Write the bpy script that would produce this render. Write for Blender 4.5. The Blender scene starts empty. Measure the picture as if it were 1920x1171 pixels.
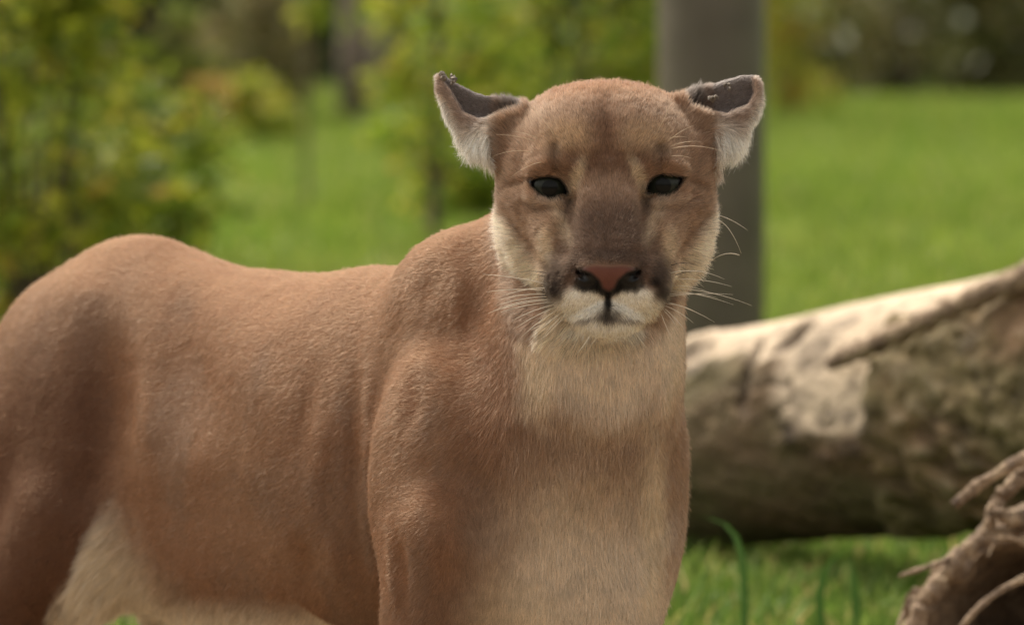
import bpy, bmesh, math, random, time
import numpy as np
from mathutils import Vector, Matrix

T0 = time.time()
sc = bpy.context.scene
COL = sc.collection
RNG = np.random.default_rng(7)
random.seed(7)

# ------------------------------------------------------------------ camera
Q = 0.000482                 # metres per design unit
FPX = 8300.0                 # focal length in units
CAMZ = 0.82
PITCH = math.atan(585.5 / FPX)
cam_d = bpy.data.cameras.new('camera')
cam = bpy.data.objects.new('camera', cam_d)
COL.objects.link(cam)
cam.location = (0, 0, CAMZ)
cam.rotation_euler = (math.pi / 2 - PITCH, 0, 0)
cam_d.sensor_width = 36.0
cam_d.lens = 36.0 * FPX / 1920.0
cam_d.clip_start = 0.1
cam_d.clip_end = 2000
cam_d.dof.use_dof = True
cam_d.dof.focus_distance = (FPX - 95) * Q
cam_d.dof.aperture_fstop = 5.2
sc.camera = cam

# ------------------------------------------------------------------ light
SUN_EL, SUN_AZ = 58.0, -38.0     # azimuth: degrees clockwise from +Y (away from camera) towards +X
world = bpy.data.worlds.new('World')
sc.world = world
world.use_nodes = True
wn = world.node_tree.nodes
wl = world.node_tree.links
bg = wn['Background']
sky = wn.new('ShaderNodeTexSky')
sky.sky_type = 'NISHITA'
sky.sun_disc = False
sky.sun_elevation = math.radians(SUN_EL)
sky.sun_rotation = math.radians(SUN_AZ)
sky.dust_density = 6.0
sky.air_density = 1.0
sky.ozone_density = 1.0
hs = wn.new('ShaderNodeHueSaturation')      # thin even cloud: the blue is washed out of the sky
hs.inputs['Saturation'].default_value = 0.22
wl.new(sky.outputs[0], hs.inputs['Color'])
wm = wn.new('ShaderNodeMix'); wm.data_type = 'RGBA'; wm.blend_type = 'MULTIPLY'
wm.inputs[0].default_value = 1.0
wm.inputs[7].default_value = (1.0, 0.94, 0.84, 1)
wl.new(hs.outputs[0], wm.inputs[6])
wl.new(wm.outputs[2], bg.inputs[0])
bg.inputs[1].default_value = 0.15
sun_d = bpy.data.lights.new('sun', 'SUN')
sun_d.energy = 0.9
sun_d.angle = math.radians(40)
sun_d.color = (1.0, 0.92, 0.78)
sun = bpy.data.objects.new('sun', sun_d)
COL.objects.link(sun)
_e, _a = math.radians(SUN_EL), math.radians(SUN_AZ)
sdir = Vector((math.sin(_a) * math.cos(_e), math.cos(_a) * math.cos(_e), math.sin(_e)))
sun.rotation_euler = sdir.to_track_quat('Z', 'Y').to_euler()
sun.location = sdir * 30

vs = sc.view_settings
vs.view_transform = 'Standard'
vs.look = 'None'
vs.exposure = 1.2
vs.gamma = 1.0
vs.use_curve_mapping = False
sc.render.engine = 'CYCLES'
sc.cycles.use_denoising = True
sc.cycles.max_bounces = 8
sc.cycles.diffuse_bounces = 4
sc.cycles.glossy_bounces = 3
sc.cycles.transmission_bounces = 8
sc.cycles.transparent_max_bounces = 8
sc.cycles_curves.shape = 'RIBBONS'
sc.cycles_curves.subdivisions = 2

# ------------------------------------------------------------------ helpers
def tag(o, label=None, cat=None, group=None, kind=None):
    if label: o['label'] = label
    if cat: o['category'] = cat
    if group: o['group'] = group
    if kind: o['kind'] = kind
    return o

CP, SP = math.cos(PITCH), math.sin(PITCH)
def S2W(p):
    """design space (x right, y up, z toward the lens, origin 4 m out) -> world metres"""
    p = np.asarray(p, dtype=np.float64)
    d = FPX - p[..., 2]
    out = np.empty(p.shape)
    out[..., 0] = Q * p[..., 0]
    out[..., 1] = Q * (p[..., 1] * SP + d * CP)
    out[..., 2] = CAMZ + Q * (p[..., 1] * CP - d * SP)
    return out
def PX(px, py, z):
    k = 1 - z / FPX
    return np.array([(px - 960) * k, (585.5 - py) * k, z])
def PXD(px, py, D):
    """world point seen at photo pixel px,py at D metres along the axis"""
    k = D / FPX
    x, y = (px - 960) * k, (585.5 - py) * k
    return Vector((x, y * SP + D * CP, CAMZ + y * CP - D * SP))
def ground_at(px, D):
    """ground point straight below the ray column px at world distance D"""
    return Vector(((px - 960) * D / FPX, D, 0.0))

def mesh_np(name, V, F, parent=None, mats=(), smooth=True):
    """V (n,3); F list of faces or (m,3|4) array"""
    me = bpy.data.meshes.new(name)
    V = np.asarray(V, dtype=np.float32)
    if isinstance(F, np.ndarray):
        n = F.shape[1]
        me.vertices.add(len(V)); me.vertices.foreach_set('co', V.ravel())
        me.loops.add(F.size); me.loops.foreach_set('vertex_index', F.astype(np.int32).ravel())
        me.polygons.add(len(F))
        me.polygons.foreach_set('loop_start', np.arange(0, F.size, n, dtype=np.int32))
        me.polygons.foreach_set('loop_total', np.full(len(F), n, dtype=np.int32))
        me.update(calc_edges=True)
    else:
        me.from_pydata(V.tolist(), [], F)
        me.update()
    if smooth:
        me.polygons.foreach_set('use_smooth', np.ones(len(me.polygons), dtype=bool))
    for m in mats: me.materials.append(m)
    o = bpy.data.objects.new(name, me)
    COL.objects.link(o)
    if parent is not None: o.parent = parent
    return o

def empty(name, loc):
    o = bpy.data.objects.new(name, None)
    o.location = loc
    o.empty_display_size = 0.1
    COL.objects.link(o)
    return o

def lin(r, g, b):
    f = lambda c: ((c / 255 + 0.055) / 1.055) ** 2.4 if c / 255 > 0.04045 else c / 255 / 12.92
    return np.array([f(r), f(g), f(b)])

def hash3(ix, iy, iz, seed):
    h = (ix.astype(np.uint32) * np.uint32(374761393) + iy.astype(np.uint32) * np.uint32(668265263)
         + iz.astype(np.uint32) * np.uint32(2147483647 & 1274126177) + np.uint32(seed * 974711 & 0xffffffff))
    h = (h ^ (h >> np.uint32(13))) * np.uint32(1274126177)
    h = h ^ (h >> np.uint32(16))
    return (h & np.uint32(0xffffff)).astype(np.float32) / 16777215.0
def vnoise(p, scale, seed=0):
    """value noise in -1..1"""
    g = np.asarray(p, dtype=np.float32) / scale
    i = np.floor(g).astype(np.int64)
    f = g - i
    f = f * f * (3 - 2 * f)
    out = 0
    for dx in (0, 1):
        wx = f[..., 0] if dx else 1 - f[..., 0]
        for dy in (0, 1):
            wy = f[..., 1] if dy else 1 - f[..., 1]
            for dz in (0, 1):
                wz = f[..., 2] if dz else 1 - f[..., 2]
                out = out + wx * wy * wz * hash3(i[..., 0] + dx, i[..., 1] + dy, i[..., 2] + dz, seed)
    return out * 2 - 1
def fbm(p, scale, seed=0, octv=3):
    s, a, t = 0, 1.0, 0
    for k in range(octv):
        s = s + a * vnoise(p, scale / 2 ** k, seed + k * 17); t += a; a *= 0.5
    return s / t
def sstep(a, b, x):
    t = np.clip((x - a) / (b - a), 0, 1)
    return t * t * (3 - 2 * t)

# ------------------------------------------------------------------ materials
def new_mat(name):
    m = bpy.data.materials.new(name)
    m.use_nodes = True
    return m, m.node_tree.nodes, m.node_tree.links
def princ(m): return m.node_tree.nodes['Principled BSDF']

def mat_noise(name, c1, c2, scale=8.0, rough=0.8, bump=0.0, bscale=None, detail=6, coord='Object', c3=None):
    m, N, L = new_mat(name)
    p = princ(m)
    tc = N.new('ShaderNodeTexCoord')
    nz = N.new('ShaderNodeTexNoise'); nz.inputs['Scale'].default_value = scale; nz.inputs['Detail'].default_value = detail
    L.new(tc.outputs[coord], nz.inputs['Vector'])
    r = N.new('ShaderNodeValToRGB')
    r.color_ramp.elements[0].position = 0.3; r.color_ramp.elements[1].position = 0.7
    r.color_ramp.elements[0].color = (*c1, 1); r.color_ramp.elements[1].color = (*c2, 1)
    if c3 is not None:
        e = r.color_ramp.elements.new(0.5); e.color = (*c3, 1)
    L.new(nz.outputs['Fac'], r.inputs[0]); L.new(r.outputs[0], p.inputs['Base Color'])
    p.inputs['Roughness'].default_value = rough
    if bump:
        n2 = N.new('ShaderNodeTexNoise'); n2.inputs['Scale'].default_value = bscale or scale * 3; n2.inputs['Detail'].default_value = 8
        L.new(tc.outputs[coord], n2.inputs['Vector'])
        b = N.new('ShaderNodeBump'); b.inputs['Strength'].default_value = bump; b.inputs['Distance'].default_value = 0.02
        L.new(n2.outputs['Fac'], b.inputs['Height']); L.new(b.outputs[0], p.inputs['Normal'])
    return m

def mat_leaf(name, stops, trans=0.35, rough=0.5, patch=None):
    """stops: list of (pos, linear rgb) picked per leaf"""
    m, N, L = new_mat(name)
    p = princ(m)
    g = N.new('ShaderNodeNewGeometry')
    r = N.new('ShaderNodeValToRGB')
    els = r.color_ramp.elements
    els[0].position = stops[0][0]; els[0].color = (*stops[0][1], 1)
    els[1].position = stops[-1][0]; els[1].color = (*stops[-1][1], 1)
    for pos, c in stops[1:-1]:
        e = els.new(pos); e.color = (*c, 1)
    L.new(g.outputs['Random Per Island'], r.inputs[0])
    src = r.outputs[0]
    if patch:                       # worn, strawy areas of a lawn
        tc = N.new('ShaderNodeTexCoord'); nz = N.new('ShaderNodeTexNoise')
        nz.inputs['Scale'].default_value = patch[0]; nz.inputs['Detail'].default_value = 4
        L.new(tc.outputs['Object'], nz.inputs['Vector'])
        rr = N.new('ShaderNodeMapRange'); rr.inputs['From Min'].default_value = 0.42; rr.inputs['From Max'].default_value = 0.68
        rr.inputs['To Max'].default_value = patch[1]
        L.new(nz.outputs['Fac'], rr.inputs['Value'])
        mx0 = N.new('ShaderNodeMix'); mx0.data_type = 'RGBA'; mx0.inputs[7].default_value = (*patch[2], 1)
        L.new(rr.outputs[0], mx0.inputs[0]); L.new(src, mx0.inputs[6]); src = mx0.outputs[2]
    L.new(src, p.inputs['Base Color'])
    p.inputs['Roughness'].default_value = rough
    p.inputs['Specular IOR Level'].default_value = 0.25
    t = N.new('ShaderNodeBsdfTranslucent')
    L.new(src, t.inputs['Color'])
    mx = N.new('ShaderNodeMixShader'); mx.inputs[0].default_value = trans
    L.new(p.outputs[0], mx.inputs[1]); L.new(t.outputs[0], mx.inputs[2])
    L.new(mx.outputs[0], N['Material Output'].inputs['Surface'])
    return m

def mat_vcol(name, attr='col', rough=0.8, nscale=0, namt=0.0, bump=0.0, bscale=60, spec=0.3):
    m, N, L = new_mat(name)
    p = princ(m)
    a = N.new('ShaderNodeAttribute'); a.attribute_name = attr
    src = a.outputs['Color']
    tc = N.new('ShaderNodeTexCoord')
    if namt:
        nz = N.new('ShaderNodeTexNoise'); nz.inputs['Scale'].default_value = nscale; nz.inputs['Detail'].default_value = 8
        L.new(tc.outputs['Object'], nz.inputs['Vector'])
        mr = N.new('ShaderNodeMapRange'); mr.inputs['From Min'].default_value = 0.3; mr.inputs['From Max'].default_value = 0.7
        mr.inputs['To Min'].default_value = 1 - namt; mr.inputs['To Max'].default_value = 1 + namt
        L.new(nz.outputs['Fac'], mr.inputs['Value'])
        vm = N.new('ShaderNodeVectorMath'); vm.operation = 'SCALE'
        L.new(src, vm.inputs[0]); L.new(mr.outputs[0], vm.inputs['Scale'])
        src = vm.outputs[0]
    L.new(src, p.inputs['Base Color'])
    p.inputs['Roughness'].default_value = rough
    p.inputs['Specular IOR Level'].default_value = spec
    if bump:
        n2 = N.new('ShaderNodeTexNoise'); n2.inputs['Scale'].default_value = bscale; n2.inputs['Detail'].default_value = 10
        L.new(tc.outputs['Object'], n2.inputs['Vector'])
        b = N.new('ShaderNodeBump'); b.inputs['Strength'].default_value = bump; b.inputs['Distance'].default_value = 0.01
        L.new(n2.outputs['Fac'], b.inputs['Height']); L.new(b.outputs[0], p.inputs['Normal'])
    return m

def set_col(o, name, C):
    a = o.data.attributes.new(name, 'FLOAT_COLOR', 'POINT')
    arr = np.ones((len(C), 4), dtype=np.float32); arr[:, :3] = C
    a.data.foreach_set('color', arr.ravel())

# tube along a polyline, radii per point, optional lumpy noise -> V,F
def tube(pts, rad, sides=10, lump=0.0, seed=0, cap=True):
    pts = np.asarray(pts, float); n = len(pts)
    rad = np.broadcast_to(np.asarray(rad, float), (n,))
    tan = np.gradient(pts, axis=0); tan /= np.linalg.norm(tan, axis=1)[:, None] + 1e-12
    ref = np.array([0.13, 0.31, 0.94]); V = []
    nrm = np.cross(tan[0], ref); nrm /= np.linalg.norm(nrm)
    for i in range(n):
        nrm = nrm - tan[i] * nrm.dot(tan[i]); nrm /= np.linalg.norm(nrm)
        bi = np.cross(tan[i], nrm)
        a = np.arange(sides) * 2 * np.pi / sides
        ring = pts[i] + rad[i] * (np.cos(a)[:, None] * nrm + np.sin(a)[:, None] * bi)
        V.append(ring)
    V = np.concatenate(V)
    if lump:
        ctr = np.repeat(pts, sides, axis=0)
        rr = np.repeat(rad, sides)
        k = fbm(V, np.mean(rad) * 1.6, seed)
        V = ctr + (V - ctr) * (1 + lump * k)[:, None]
    F = []
    for i in range(n - 1):
        for j in range(sides):
            a, b = i * sides + j, i * sides + (j + 1) % sides
            F.append((a, b, b + sides, a + sides))
    if cap:
        F.append(tuple(range(sides))[::-1]); F.append(tuple(range((n - 1) * sides, n * sides)))
    return V, F
def resample(pts, n):
    pts = np.asarray(pts, float)
    s = np.concatenate([[0], np.cumsum(np.linalg.norm(np.diff(pts, axis=0), axis=1))])
    t = np.linspace(0, s[-1], n)
    # Catmull-like smooth by interpolating then relaxing
    out = np.stack([np.interp(t, s, pts[:, k]) for k in range(3)], 1)
    for _ in range(3):
        out[1:-1] = 0.5 * out[1:-1] + 0.25 * (out[:-2] + out[2:])
    return out
# ================================================================== setting
gm = mat_noise('meadow_soil', (0.039, 0.072, 0.012), (0.111, 0.180, 0.026), 0.9, 0.95, 0.6, 25, c3=(0.072, 0.126, 0.019))
g = mesh_np('ground', [(-700, -200, 0), (700, -200, 0), (700, 1500, 0), (-700, 1500, 0)], [(0, 1, 2, 3)], None, [gm])
tag(g, kind='structure')
# brown earth added round the cougar against green bounce light, grass colour farther out
_N, _L = gm.node_tree.nodes, gm.node_tree.links
_tc = _N.new('ShaderNodeTexCoord'); _sx = _N.new('ShaderNodeSeparateXYZ'); _L.new(_tc.outputs['Object'], _sx.inputs[0])
_mr = _N.new('ShaderNodeMapRange'); _mr.inputs['From Min'].default_value = 4.9; _mr.inputs['From Max'].default_value = 5.6
_L.new(_sx.outputs['Y'], _mr.inputs['Value'])
_mx = _N.new('ShaderNodeMix'); _mx.data_type = 'RGBA'; _mx.inputs[6].default_value = (0.20, 0.15, 0.095, 1)
_src = princ(gm).inputs['Base Color'].links[0].from_socket
_L.new(_mr.outputs[0], _mx.inputs[0]); _L.new(_src, _mx.inputs[7]); _L.new(_mx.outputs[2], princ(gm).inputs['Base Color'])

def blades(n, x_fn, y_rng, hmin, hmax, wid, seed, yexp=1.0, hfun=None):
    rng = np.random.default_rng(seed)
    y = y_rng[0] + (y_rng[1] - y_rng[0]) * rng.random(n) ** yexp
    lo, hi = x_fn(y)
    x = lo + (hi - lo) * rng.random(n)
    P = np.stack([x, y, np.zeros(n)], 1)
    patch = 0.75 + 0.5 * fbm(P, 0.7, seed + 3)
    h = rng.uniform(hmin, hmax, n) * patch
    if hfun is not None: h = h * hfun(x, y)
    a = rng.random(n) * 2 * np.pi
    side = np.stack([np.cos(a), np.sin(a), np.zeros(n)], 1)
    b = rng.random(n) * 2 * np.pi
    lean = np.stack([np.cos(b), np.sin(b), np.zeros(n)], 1) * (h * rng.uniform(0.1, 0.75, n))[:, None]
    w = (wid * rng.uniform(0.6, 1.4, n))[:, None]
    up = np.array([0, 0, 1.0])
    p0, p1 = P - side * w, P + side * w
    m = P + lean * 0.35 + up * (h * 0.6)[:, None]
    p2, p3 = m - side * w * 0.8, m + side * w * 0.8
    t = P + lean + up * (h * (1.0 - 0.2 * rng.random(n)))[:, None]
    V = np.stack([p0, p1, p3, p2, t], 1).reshape(-1, 3)
    i = np.arange(n)[:, None] * 5
    F = np.concatenate([i + np.array([[0, 1, 2]]), i + np.array([[0, 2, 3]]), i + np.array([[3, 2, 4]])])
    return V, F
g_near = mat_leaf('grass_near', [(0.0, (0.070, 0.127, 0.022)), (0.5, (0.148, 0.240, 0.040)), (0.85, (0.244, 0.329, 0.066)), (1.0, (0.522, 0.380, 0.158))], 0.4, 0.45)
g_far = mat_leaf('grass_far', [(0.0, (0.105, 0.178, 0.020)), (0.5, (0.187, 0.280, 0.032)), (0.9, (0.268, 0.337, 0.051)), (1.0, (0.422, 0.357, 0.143))], 0.4, 0.55, patch=(0.55, 0.4, (0.291, 0.320, 0.077)))
fx = lambda m, c: (lambda y: (-0.1157 * y * m - c, 0.1157 * y * m + c))
V, F = blades(125000, fx(1.9, 0.9), (5.0, 9.3), 0.03, 0.095, 0.0030, 11)
o = mesh_np('near_grass', V, F, None, [g_near]); tag(o, 'long soft green grass in front of and under the fallen log', 'grass', kind='stuff')
V, F = blades(200000, fx(1.9, 2.0), (8.3, 40.0), 0.06, 0.14, 0.008, 12, 1.5)
o = mesh_np('meadow_grass', V, F, None, [g_far]); tag(o, 'mown green meadow grass behind the pole', 'grass', kind='stuff')

# ------------------------------------------------------------------ woody plants
bark_m = mat_noise('bark', (0.055, 0.040, 0.030), (0.135, 0.100, 0.075), 14, 0.9, 0.6, 40)
trunk_m = mat_noise('trunk_bark', (0.13, 0.095, 0.078), (0.23, 0.175, 0.145), 9, 0.9, 0.7, 30)
LEAF = {
    'shrub': mat_leaf('leaf_shrub', [(0, (0.075, 0.121, 0.018)), (0.45, (0.160, 0.216, 0.023)), (0.8, (0.297, 0.328, 0.032)), (1, (0.510, 0.431, 0.051))], 0.4),
    'yellow': mat_leaf('leaf_yellow', [(0, (0.143, 0.207, 0.020)), (0.5, (0.300, 0.330, 0.029)), (0.85, (0.486, 0.454, 0.053)), (1, (0.572, 0.385, 0.066))], 0.45),
    'fresh': mat_leaf('leaf_fresh', [(0, (0.105, 0.182, 0.017)), (0.5, (0.195, 0.280, 0.024)), (0.85, (0.315, 0.364, 0.036)), (1, (0.495, 0.434, 0.060))], 0.45),
    'dark': mat_leaf('leaf_dark', [(0, (0.014, 0.024, 0.009)), (0.6, (0.028, 0.045, 0.014)), (1, (0.06, 0.085, 0.025))], 0.2),
    'olive': mat_leaf('leaf_olive', [(0, (0.074, 0.088, 0.027)), (0.5, (0.158, 0.167, 0.048)), (0.9, (0.273, 0.245, 0.081)), (1, (0.420, 0.314, 0.146))], 0.3),
    'dry': mat_leaf('leaf_dry', [(0, (0.126, 0.101, 0.039)), (0.5, (0.210, 0.169, 0.065)), (1, (0.322, 0.243, 0.098))], 0.3),
    'orange': mat_leaf('leaf_orange', [(0, (0.264, 0.182, 0.036)), (0.5, (0.432, 0.286, 0.060)), (0.8, (0.504, 0.221, 0.060)), (1, (0.384, 0.390, 0.060))], 0.4),
    'flower': mat_leaf('petal_white', [(0, (0.55, 0.52, 0.42)), (1, (0.8, 0.78, 0.7))], 0.4),
}
def leaves(cent, spread, n, size, rng, zmin=0.02):
    k = rng.integers(0, len(cent), n)
    P = cent[k] + rng.normal(0, 1, (n, 3)) * spread[k][:, None]
    P[:, 2] = np.maximum(P[:, 2], zmin + rng.random(n) * 0.1)
    d = rng.normal(0, 1, (n, 3)); d[:, 2] *= 0.6; d[:, 2] -= 0.25; d /= np.linalg.norm(d, axis=1)[:, None]
    s = np.cross(d, rng.normal(0, 1, (n, 3))); s /= np.linalg.norm(s, axis=1)[:, None]
    nn = np.cross(d, s)
    L = (size * rng.uniform(0.6, 1.35, n))[:, None]
    a, t = P, P + d * L
    l = P + d * L * 0.45 + s * L * 0.30 + nn * L * 0.07
    r = P + d * L * 0.45 - s * L * 0.30 + nn * L * 0.07
    V = np.stack([a, r, t, l], 1).reshape(-1, 3)
    i = np.arange(n)[:, None] * 4
    return V, np.concatenate([i + np.array([[0, 1, 2]]), i + np.array([[0, 2, 3]])])

def plant(name, label, cat, px, D, height, rad, nleaf, size, pal, seed, stem=0.02, nstem=5, crown=(0.1, 1.0), group=None, nclump=26, trunk_mat=None, extra=None, lean=0.0):
    rng = np.random.default_rng(seed)
    b = ground_at(px, D)
    root_ = empty(name, b)
    tag(root_, label, cat, group)
    z0, z1 = crown[0] * height, crown[1] * height
    # clump centres in an uneven barrel
    th = rng.random(nclump) * 2 * np.pi
    fz = rng.random(nclump)
    prof = np.sin(np.clip(0.15 + 0.85 * fz, 0, 1) * np.pi * 0.93) ** 0.6
    rr = rad * prof * np.sqrt(rng.uniform(0.05, 1, nclump)) * rng.uniform(0.7, 1.15, nclump)
    cent = np.stack([rr * np.cos(th) + lean * fz, rr * np.sin(th), z0 + (z1 - z0) * fz], 1)
    spread = rad * rng.uniform(0.16, 0.30, nclump)
    TV, TF = [], []
    def addt(pts, r, s=7):
        n0 = sum(len(v) for v in TV)
        v, f = tube(pts, r, s); TV.append(v); TF.extend([tuple(i + n0 for i in q) for q in f])
    if nstem == 1:
        top = np.array([lean, 0, z1 * 0.92])
        mid = np.array([rng.normal(0, rad * 0.05), rng.normal(0, rad * .05), height * 0.4])
        tr = resample([(0, 0, -0.03), mid, top], 12)
        addt(tr, np.linspace(stem, stem * 0.35, 12), 12)
        for c in cent[:: max(1, nclump // 14)]:
            zb = max(0.12 * height, c[2] - 0.45 * np.hypot(c[0], c[1]) - 0.1 * height)
            zb = min(zb, z1 * 0.9)
            st = tr[np.argmin(np.abs(tr[:, 2] - zb))]
            addt(resample([st, (st + c) / 2 + [0, 0, 0.03 * height], c], 6), np.linspace(stem * 0.4, stem * 0.12, 6), 6)
    else:
        for c in cent[:: max(1, nclump // nstem)]:
            st = np.array([rng.normal(0, rad * 0.12), rng.normal(0, rad * 0.12), -0.02])
            addt(resample([st, (st * 0.6 + c * 0.4) + [0, 0, 0.1 * height], c], 7), np.linspace(stem, stem * 0.3, 7), 6)
    mesh_np('trunk' if nstem == 1 else 'stems', np.concatenate(TV), TF, root_, [trunk_mat or bark_m])
    pals = pal if isinstance(pal, list) else [(pal, 1.0)]
    for pn, fr in pals:
        if len(pals) > 1:
            # each tone keeps to its own side of the crown: the later ones sit higher
            idx = rng.permutation(nclump)[: max(3, int(nclump * min(1, fr * 1.4)))]
        else: idx = np.arange(nclump)
        V, F = leaves(cent[idx], spread[idx], int(nleaf * fr), size, rng)
        mesh_np('crown', V, F, root_, [LEAF[pn]], smooth=False)
    if extra:
        pn, n_, s_ = extra
        V, F = leaves(cent, spread * 1.15, n_, s_, rng)
        mesh_np('blossom', V, F, root_, [LEAF[pn]], smooth=False)
    return root_

# shrubs near the enclosure, left
plant('shrub', 'large leafy green shrub with many yellowing leaves behind the cougar rump', 'shrub', 50, 10.6, 1.25, 0.30, 4300, 0.055, [('shrub', 0.4), ('yellow', 0.6)], 1, 0.012, 9, (0.05, 1), 'leafy shrubs beyond the cougar', 34)
plant('shrub', 'low dark green shrub spilling right of the large yellowing shrub', 'shrub', 265, 12.0, 0.55, 0.26, 2600, 0.05, [('shrub', 0.6), ('fresh', 0.4)], 2, 0.010, 7, (0.05, 1), 'leafy shrubs beyond the cougar', 24)
plant('shrub', 'tall yellow green shrub left of the large one, partly cut off', 'shrub', -90, 12.5, 1.4, 0.42, 4000, 0.055, [('shrub', 0.5), ('yellow', 0.5)], 3, 0.012, 8, (0.05, 1), 'leafy shrubs beyond the cougar', 26)
# saplings in the meadow
plant('sapling', 'young tree with thin trunk and sparse yellow green leaves above the cougar back', 'sapling', 812, 14.2, 1.5, 0.23, 950, 0.055, [('fresh', 0.5), ('yellow', 0.5)], 4, 0.020, 1, (0.04, 1), 'saplings in the meadow', 24)
plant('sapling', 'slim sapling with bright yellow leaves in front of the brown trunk', 'sapling', 575, 17.0, 1.3, 0.085, 240, 0.055, [('yellow', 0.7), ('fresh', 0.3)], 5, 0.010, 1, (0.58, 1), 'saplings in the meadow', 16)
plant('shrub', 'bright green bushy shrub between the sapling and the pole', 'shrub', 1040, 17.5, 1.5, 0.46, 6500, 0.055, [('fresh', 0.75), ('yellow', 0.25)], 6, 0.014, 8, (0.08, 1), 'leafy shrubs beyond the cougar', 30)
plant('shrub', 'light green shrub right behind the cougar neck', 'shrub', 905, 16.0, 0.85, 0.26, 3000, 0.05, [('fresh', 0.7), ('yellow', 0.3)], 7, 0.012, 6, (0.08, 1), 'leafy shrubs beyond the cougar', 18)
plant('shrub', 'small yellow leaved bush at the foot of the dry shrub', 'shrub', 500, 25.0, 0.42, 0.22, 1100, 0.06, [('yellow', 0.7), ('fresh', 0.3)], 8, 0.010, 5, (0.1, 1), None, 12)
plant('shrub', 'small bush with orange brown leaves beside the dry shrub', 'shrub', 375, 24.0, 0.36, 0.16, 500, 0.06, 'orange', 9, 0.010, 4, (0.15, 1), None, 8)
plant('shrub', 'dry olive brown shrub before the dark evergreens', 'shrub', 455, 29.0, 0.95, 0.50, 3200, 0.07, [('dry', 0.65), ('olive', 0.35)], 10, 0.012, 8, (0.05, 1), None, 22)
plant('shrub', 'pale feathery green shrub left of the dry olive shrub', 'shrub', 330, 27.0, 0.72, 0.22, 1500, 0.06, [('olive', 0.7), ('fresh', 0.3)], 11, 0.010, 5, (0.05, 1), None, 14)
# tree with a plain brown trunk
plant('tree', 'tall tree with bare brown trunk behind the yellow sapling', 'tree', 668, 29.6, 6.0, 1.6, 5000, 0.14, 'shrub', 12, 0.125, 1, (0.42, 1), None, 30, trunk_m)
plant('tree', 'slim greyish trunked tree right of the bare brown trunk', 'tree', 726, 33.0, 6.0, 1.4, 4000, 0.14, 'shrub', 13, 0.085, 1, (0.42, 1), None, 26, trunk_m)
# hedge at the right
plant('shrub', 'autumn shrub with yellow and orange leaves right behind the pole', 'shrub', 1490, 31.0, 1.15, 0.34, 1900, 0.07, [('orange', 0.15), ('yellow', 0.85)], 14, 0.007, 4, (0.12, 1), None, 18)
for i, (px, D, h, r, pal, ext, lab) in enumerate([
        (1560, 38.0, 1.9, 0.75, 'olive', None, 'olive hedge shrub next to the autumn shrub'),
        (1690, 37.0, 1.9, 0.75, [('olive', 0.7), ('dry', 0.3)], ('flower', 150, 0.13), 'hedge shrub dotted with white flowers along the meadow edge'),
        (1815, 38.0, 2.0, 0.80, [('olive', 0.7), ('dry', 0.3)], ('flower', 80, 0.12), 'brownish hedge shrub with few pale flowers along the meadow edge'),
        (1935, 37.5, 1.9, 0.75, 'olive', None, 'olive hedge shrub last along the meadow edge'),
        (2060, 38.5, 2.0, 0.80, 'olive', None, 'olive hedge shrub beyond the picture edge')]):
    plant('hedge_shrub', lab, 'shrub', px, D, h, r, 3800, 0.085, pal, 40 + i, 0.02, 9, (0.06, 1), 'hedge along the meadow edge', 26, extra=ext)
# dense evergreen belt that closes the view
k = 0
for D, step, pal in ((43.0, 165, 'dark'), (47.0, 190, 'dark')):
    for px in range(-260, 2300, step):
        if 1380 < px: pal_ = [('olive', 0.7), ('dry', 0.3)]
        elif 780 < px < 1300: pal_ = [('dark', 0.4), ('shrub', 0.6)]
        else: pal_ = pal
        plant('evergreen_tree', 'dense dark evergreen tree in the belt closing off the meadow', 'tree', px + 30 * math.sin(k * 2.3), D + 0.8 * math.sin(k * 1.7), 3.6 + 0.7 * math.sin(k * 3.1), 0.85, 3600, 0.13, pal_, 100 + k, 0.06, 1, (0.02, 1), 'evergreen belt behind the meadow', 30)
        k += 1
print('plants', time.time() - T0)

# ------------------------------------------------------------------ pole
pole_m = mat_noise('pole_paint', (0.066, 0.051, 0.035), (0.130, 0.104, 0.075), 5.0, 0.36, 0.15, 60)
c = ground_at(1333, 9.0)
a = np.linspace(0, 2 * np.pi, 49)[:-1]
V, F = [], []
for z, r in ((-0.1, 0.112), (0.0, 0.112), (0.6, 0.1105), (1.6, 0.108), (2.8, 0.105)):
    for t in a: V.append((c.x + r * math.cos(t), c.y + r * math.sin(t), z))
for i in range(4):
    for j in range(48): F.append((i * 48 + j, i * 48 + (j + 1) % 48, (i + 1) * 48 + (j + 1) % 48, (i + 1) * 48 + j))
F.append(tuple(range(4 * 48, 5 * 48)))
o = mesh_np('pole', V, F, None, [pole_m]); tag(o, 'thick smooth grey brown pole standing behind the log', 'pole')

# ------------------------------------------------------------------ fallen log
def log_frame(px):
    t = (px - 1250) / 700.0
    D = 6.4 - 0.4 * t
    return np.array(PXD(px, 834 - 96 * t, D)), 0.146 + 0.029 * t
NL, NA = 520, 200
pxs = np.linspace(820, 2500, NL)
ctr = np.array([log_frame(p)[0] for p in pxs]); rad = np.array([log_frame(p)[1] for p in pxs])
ax = ctr[-1] - ctr[0]; ax /= np.linalg.norm(ax)
side = np.cross(ax, [0, 0, 1.0]); side /= np.linalg.norm(side)         # points to the camera (-y)
if side[1] > 0: side = -side
upv = np.cross(side, ax); upv = upv if upv[2] > 0 else -upv
th = np.arange(NA) * 2 * np.pi / NA - np.pi                             # 0 = camera side, +pi/2 = top
PXg, THg = np.meshgrid(pxs, th, indexing='ij')
dirn = np.cos(THg)[..., None] * side + np.sin(THg)[..., None] * upv
base = ctr[:, None, :] + dirn * rad[:, None, None]
pf = base.reshape(-1, 3)
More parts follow.
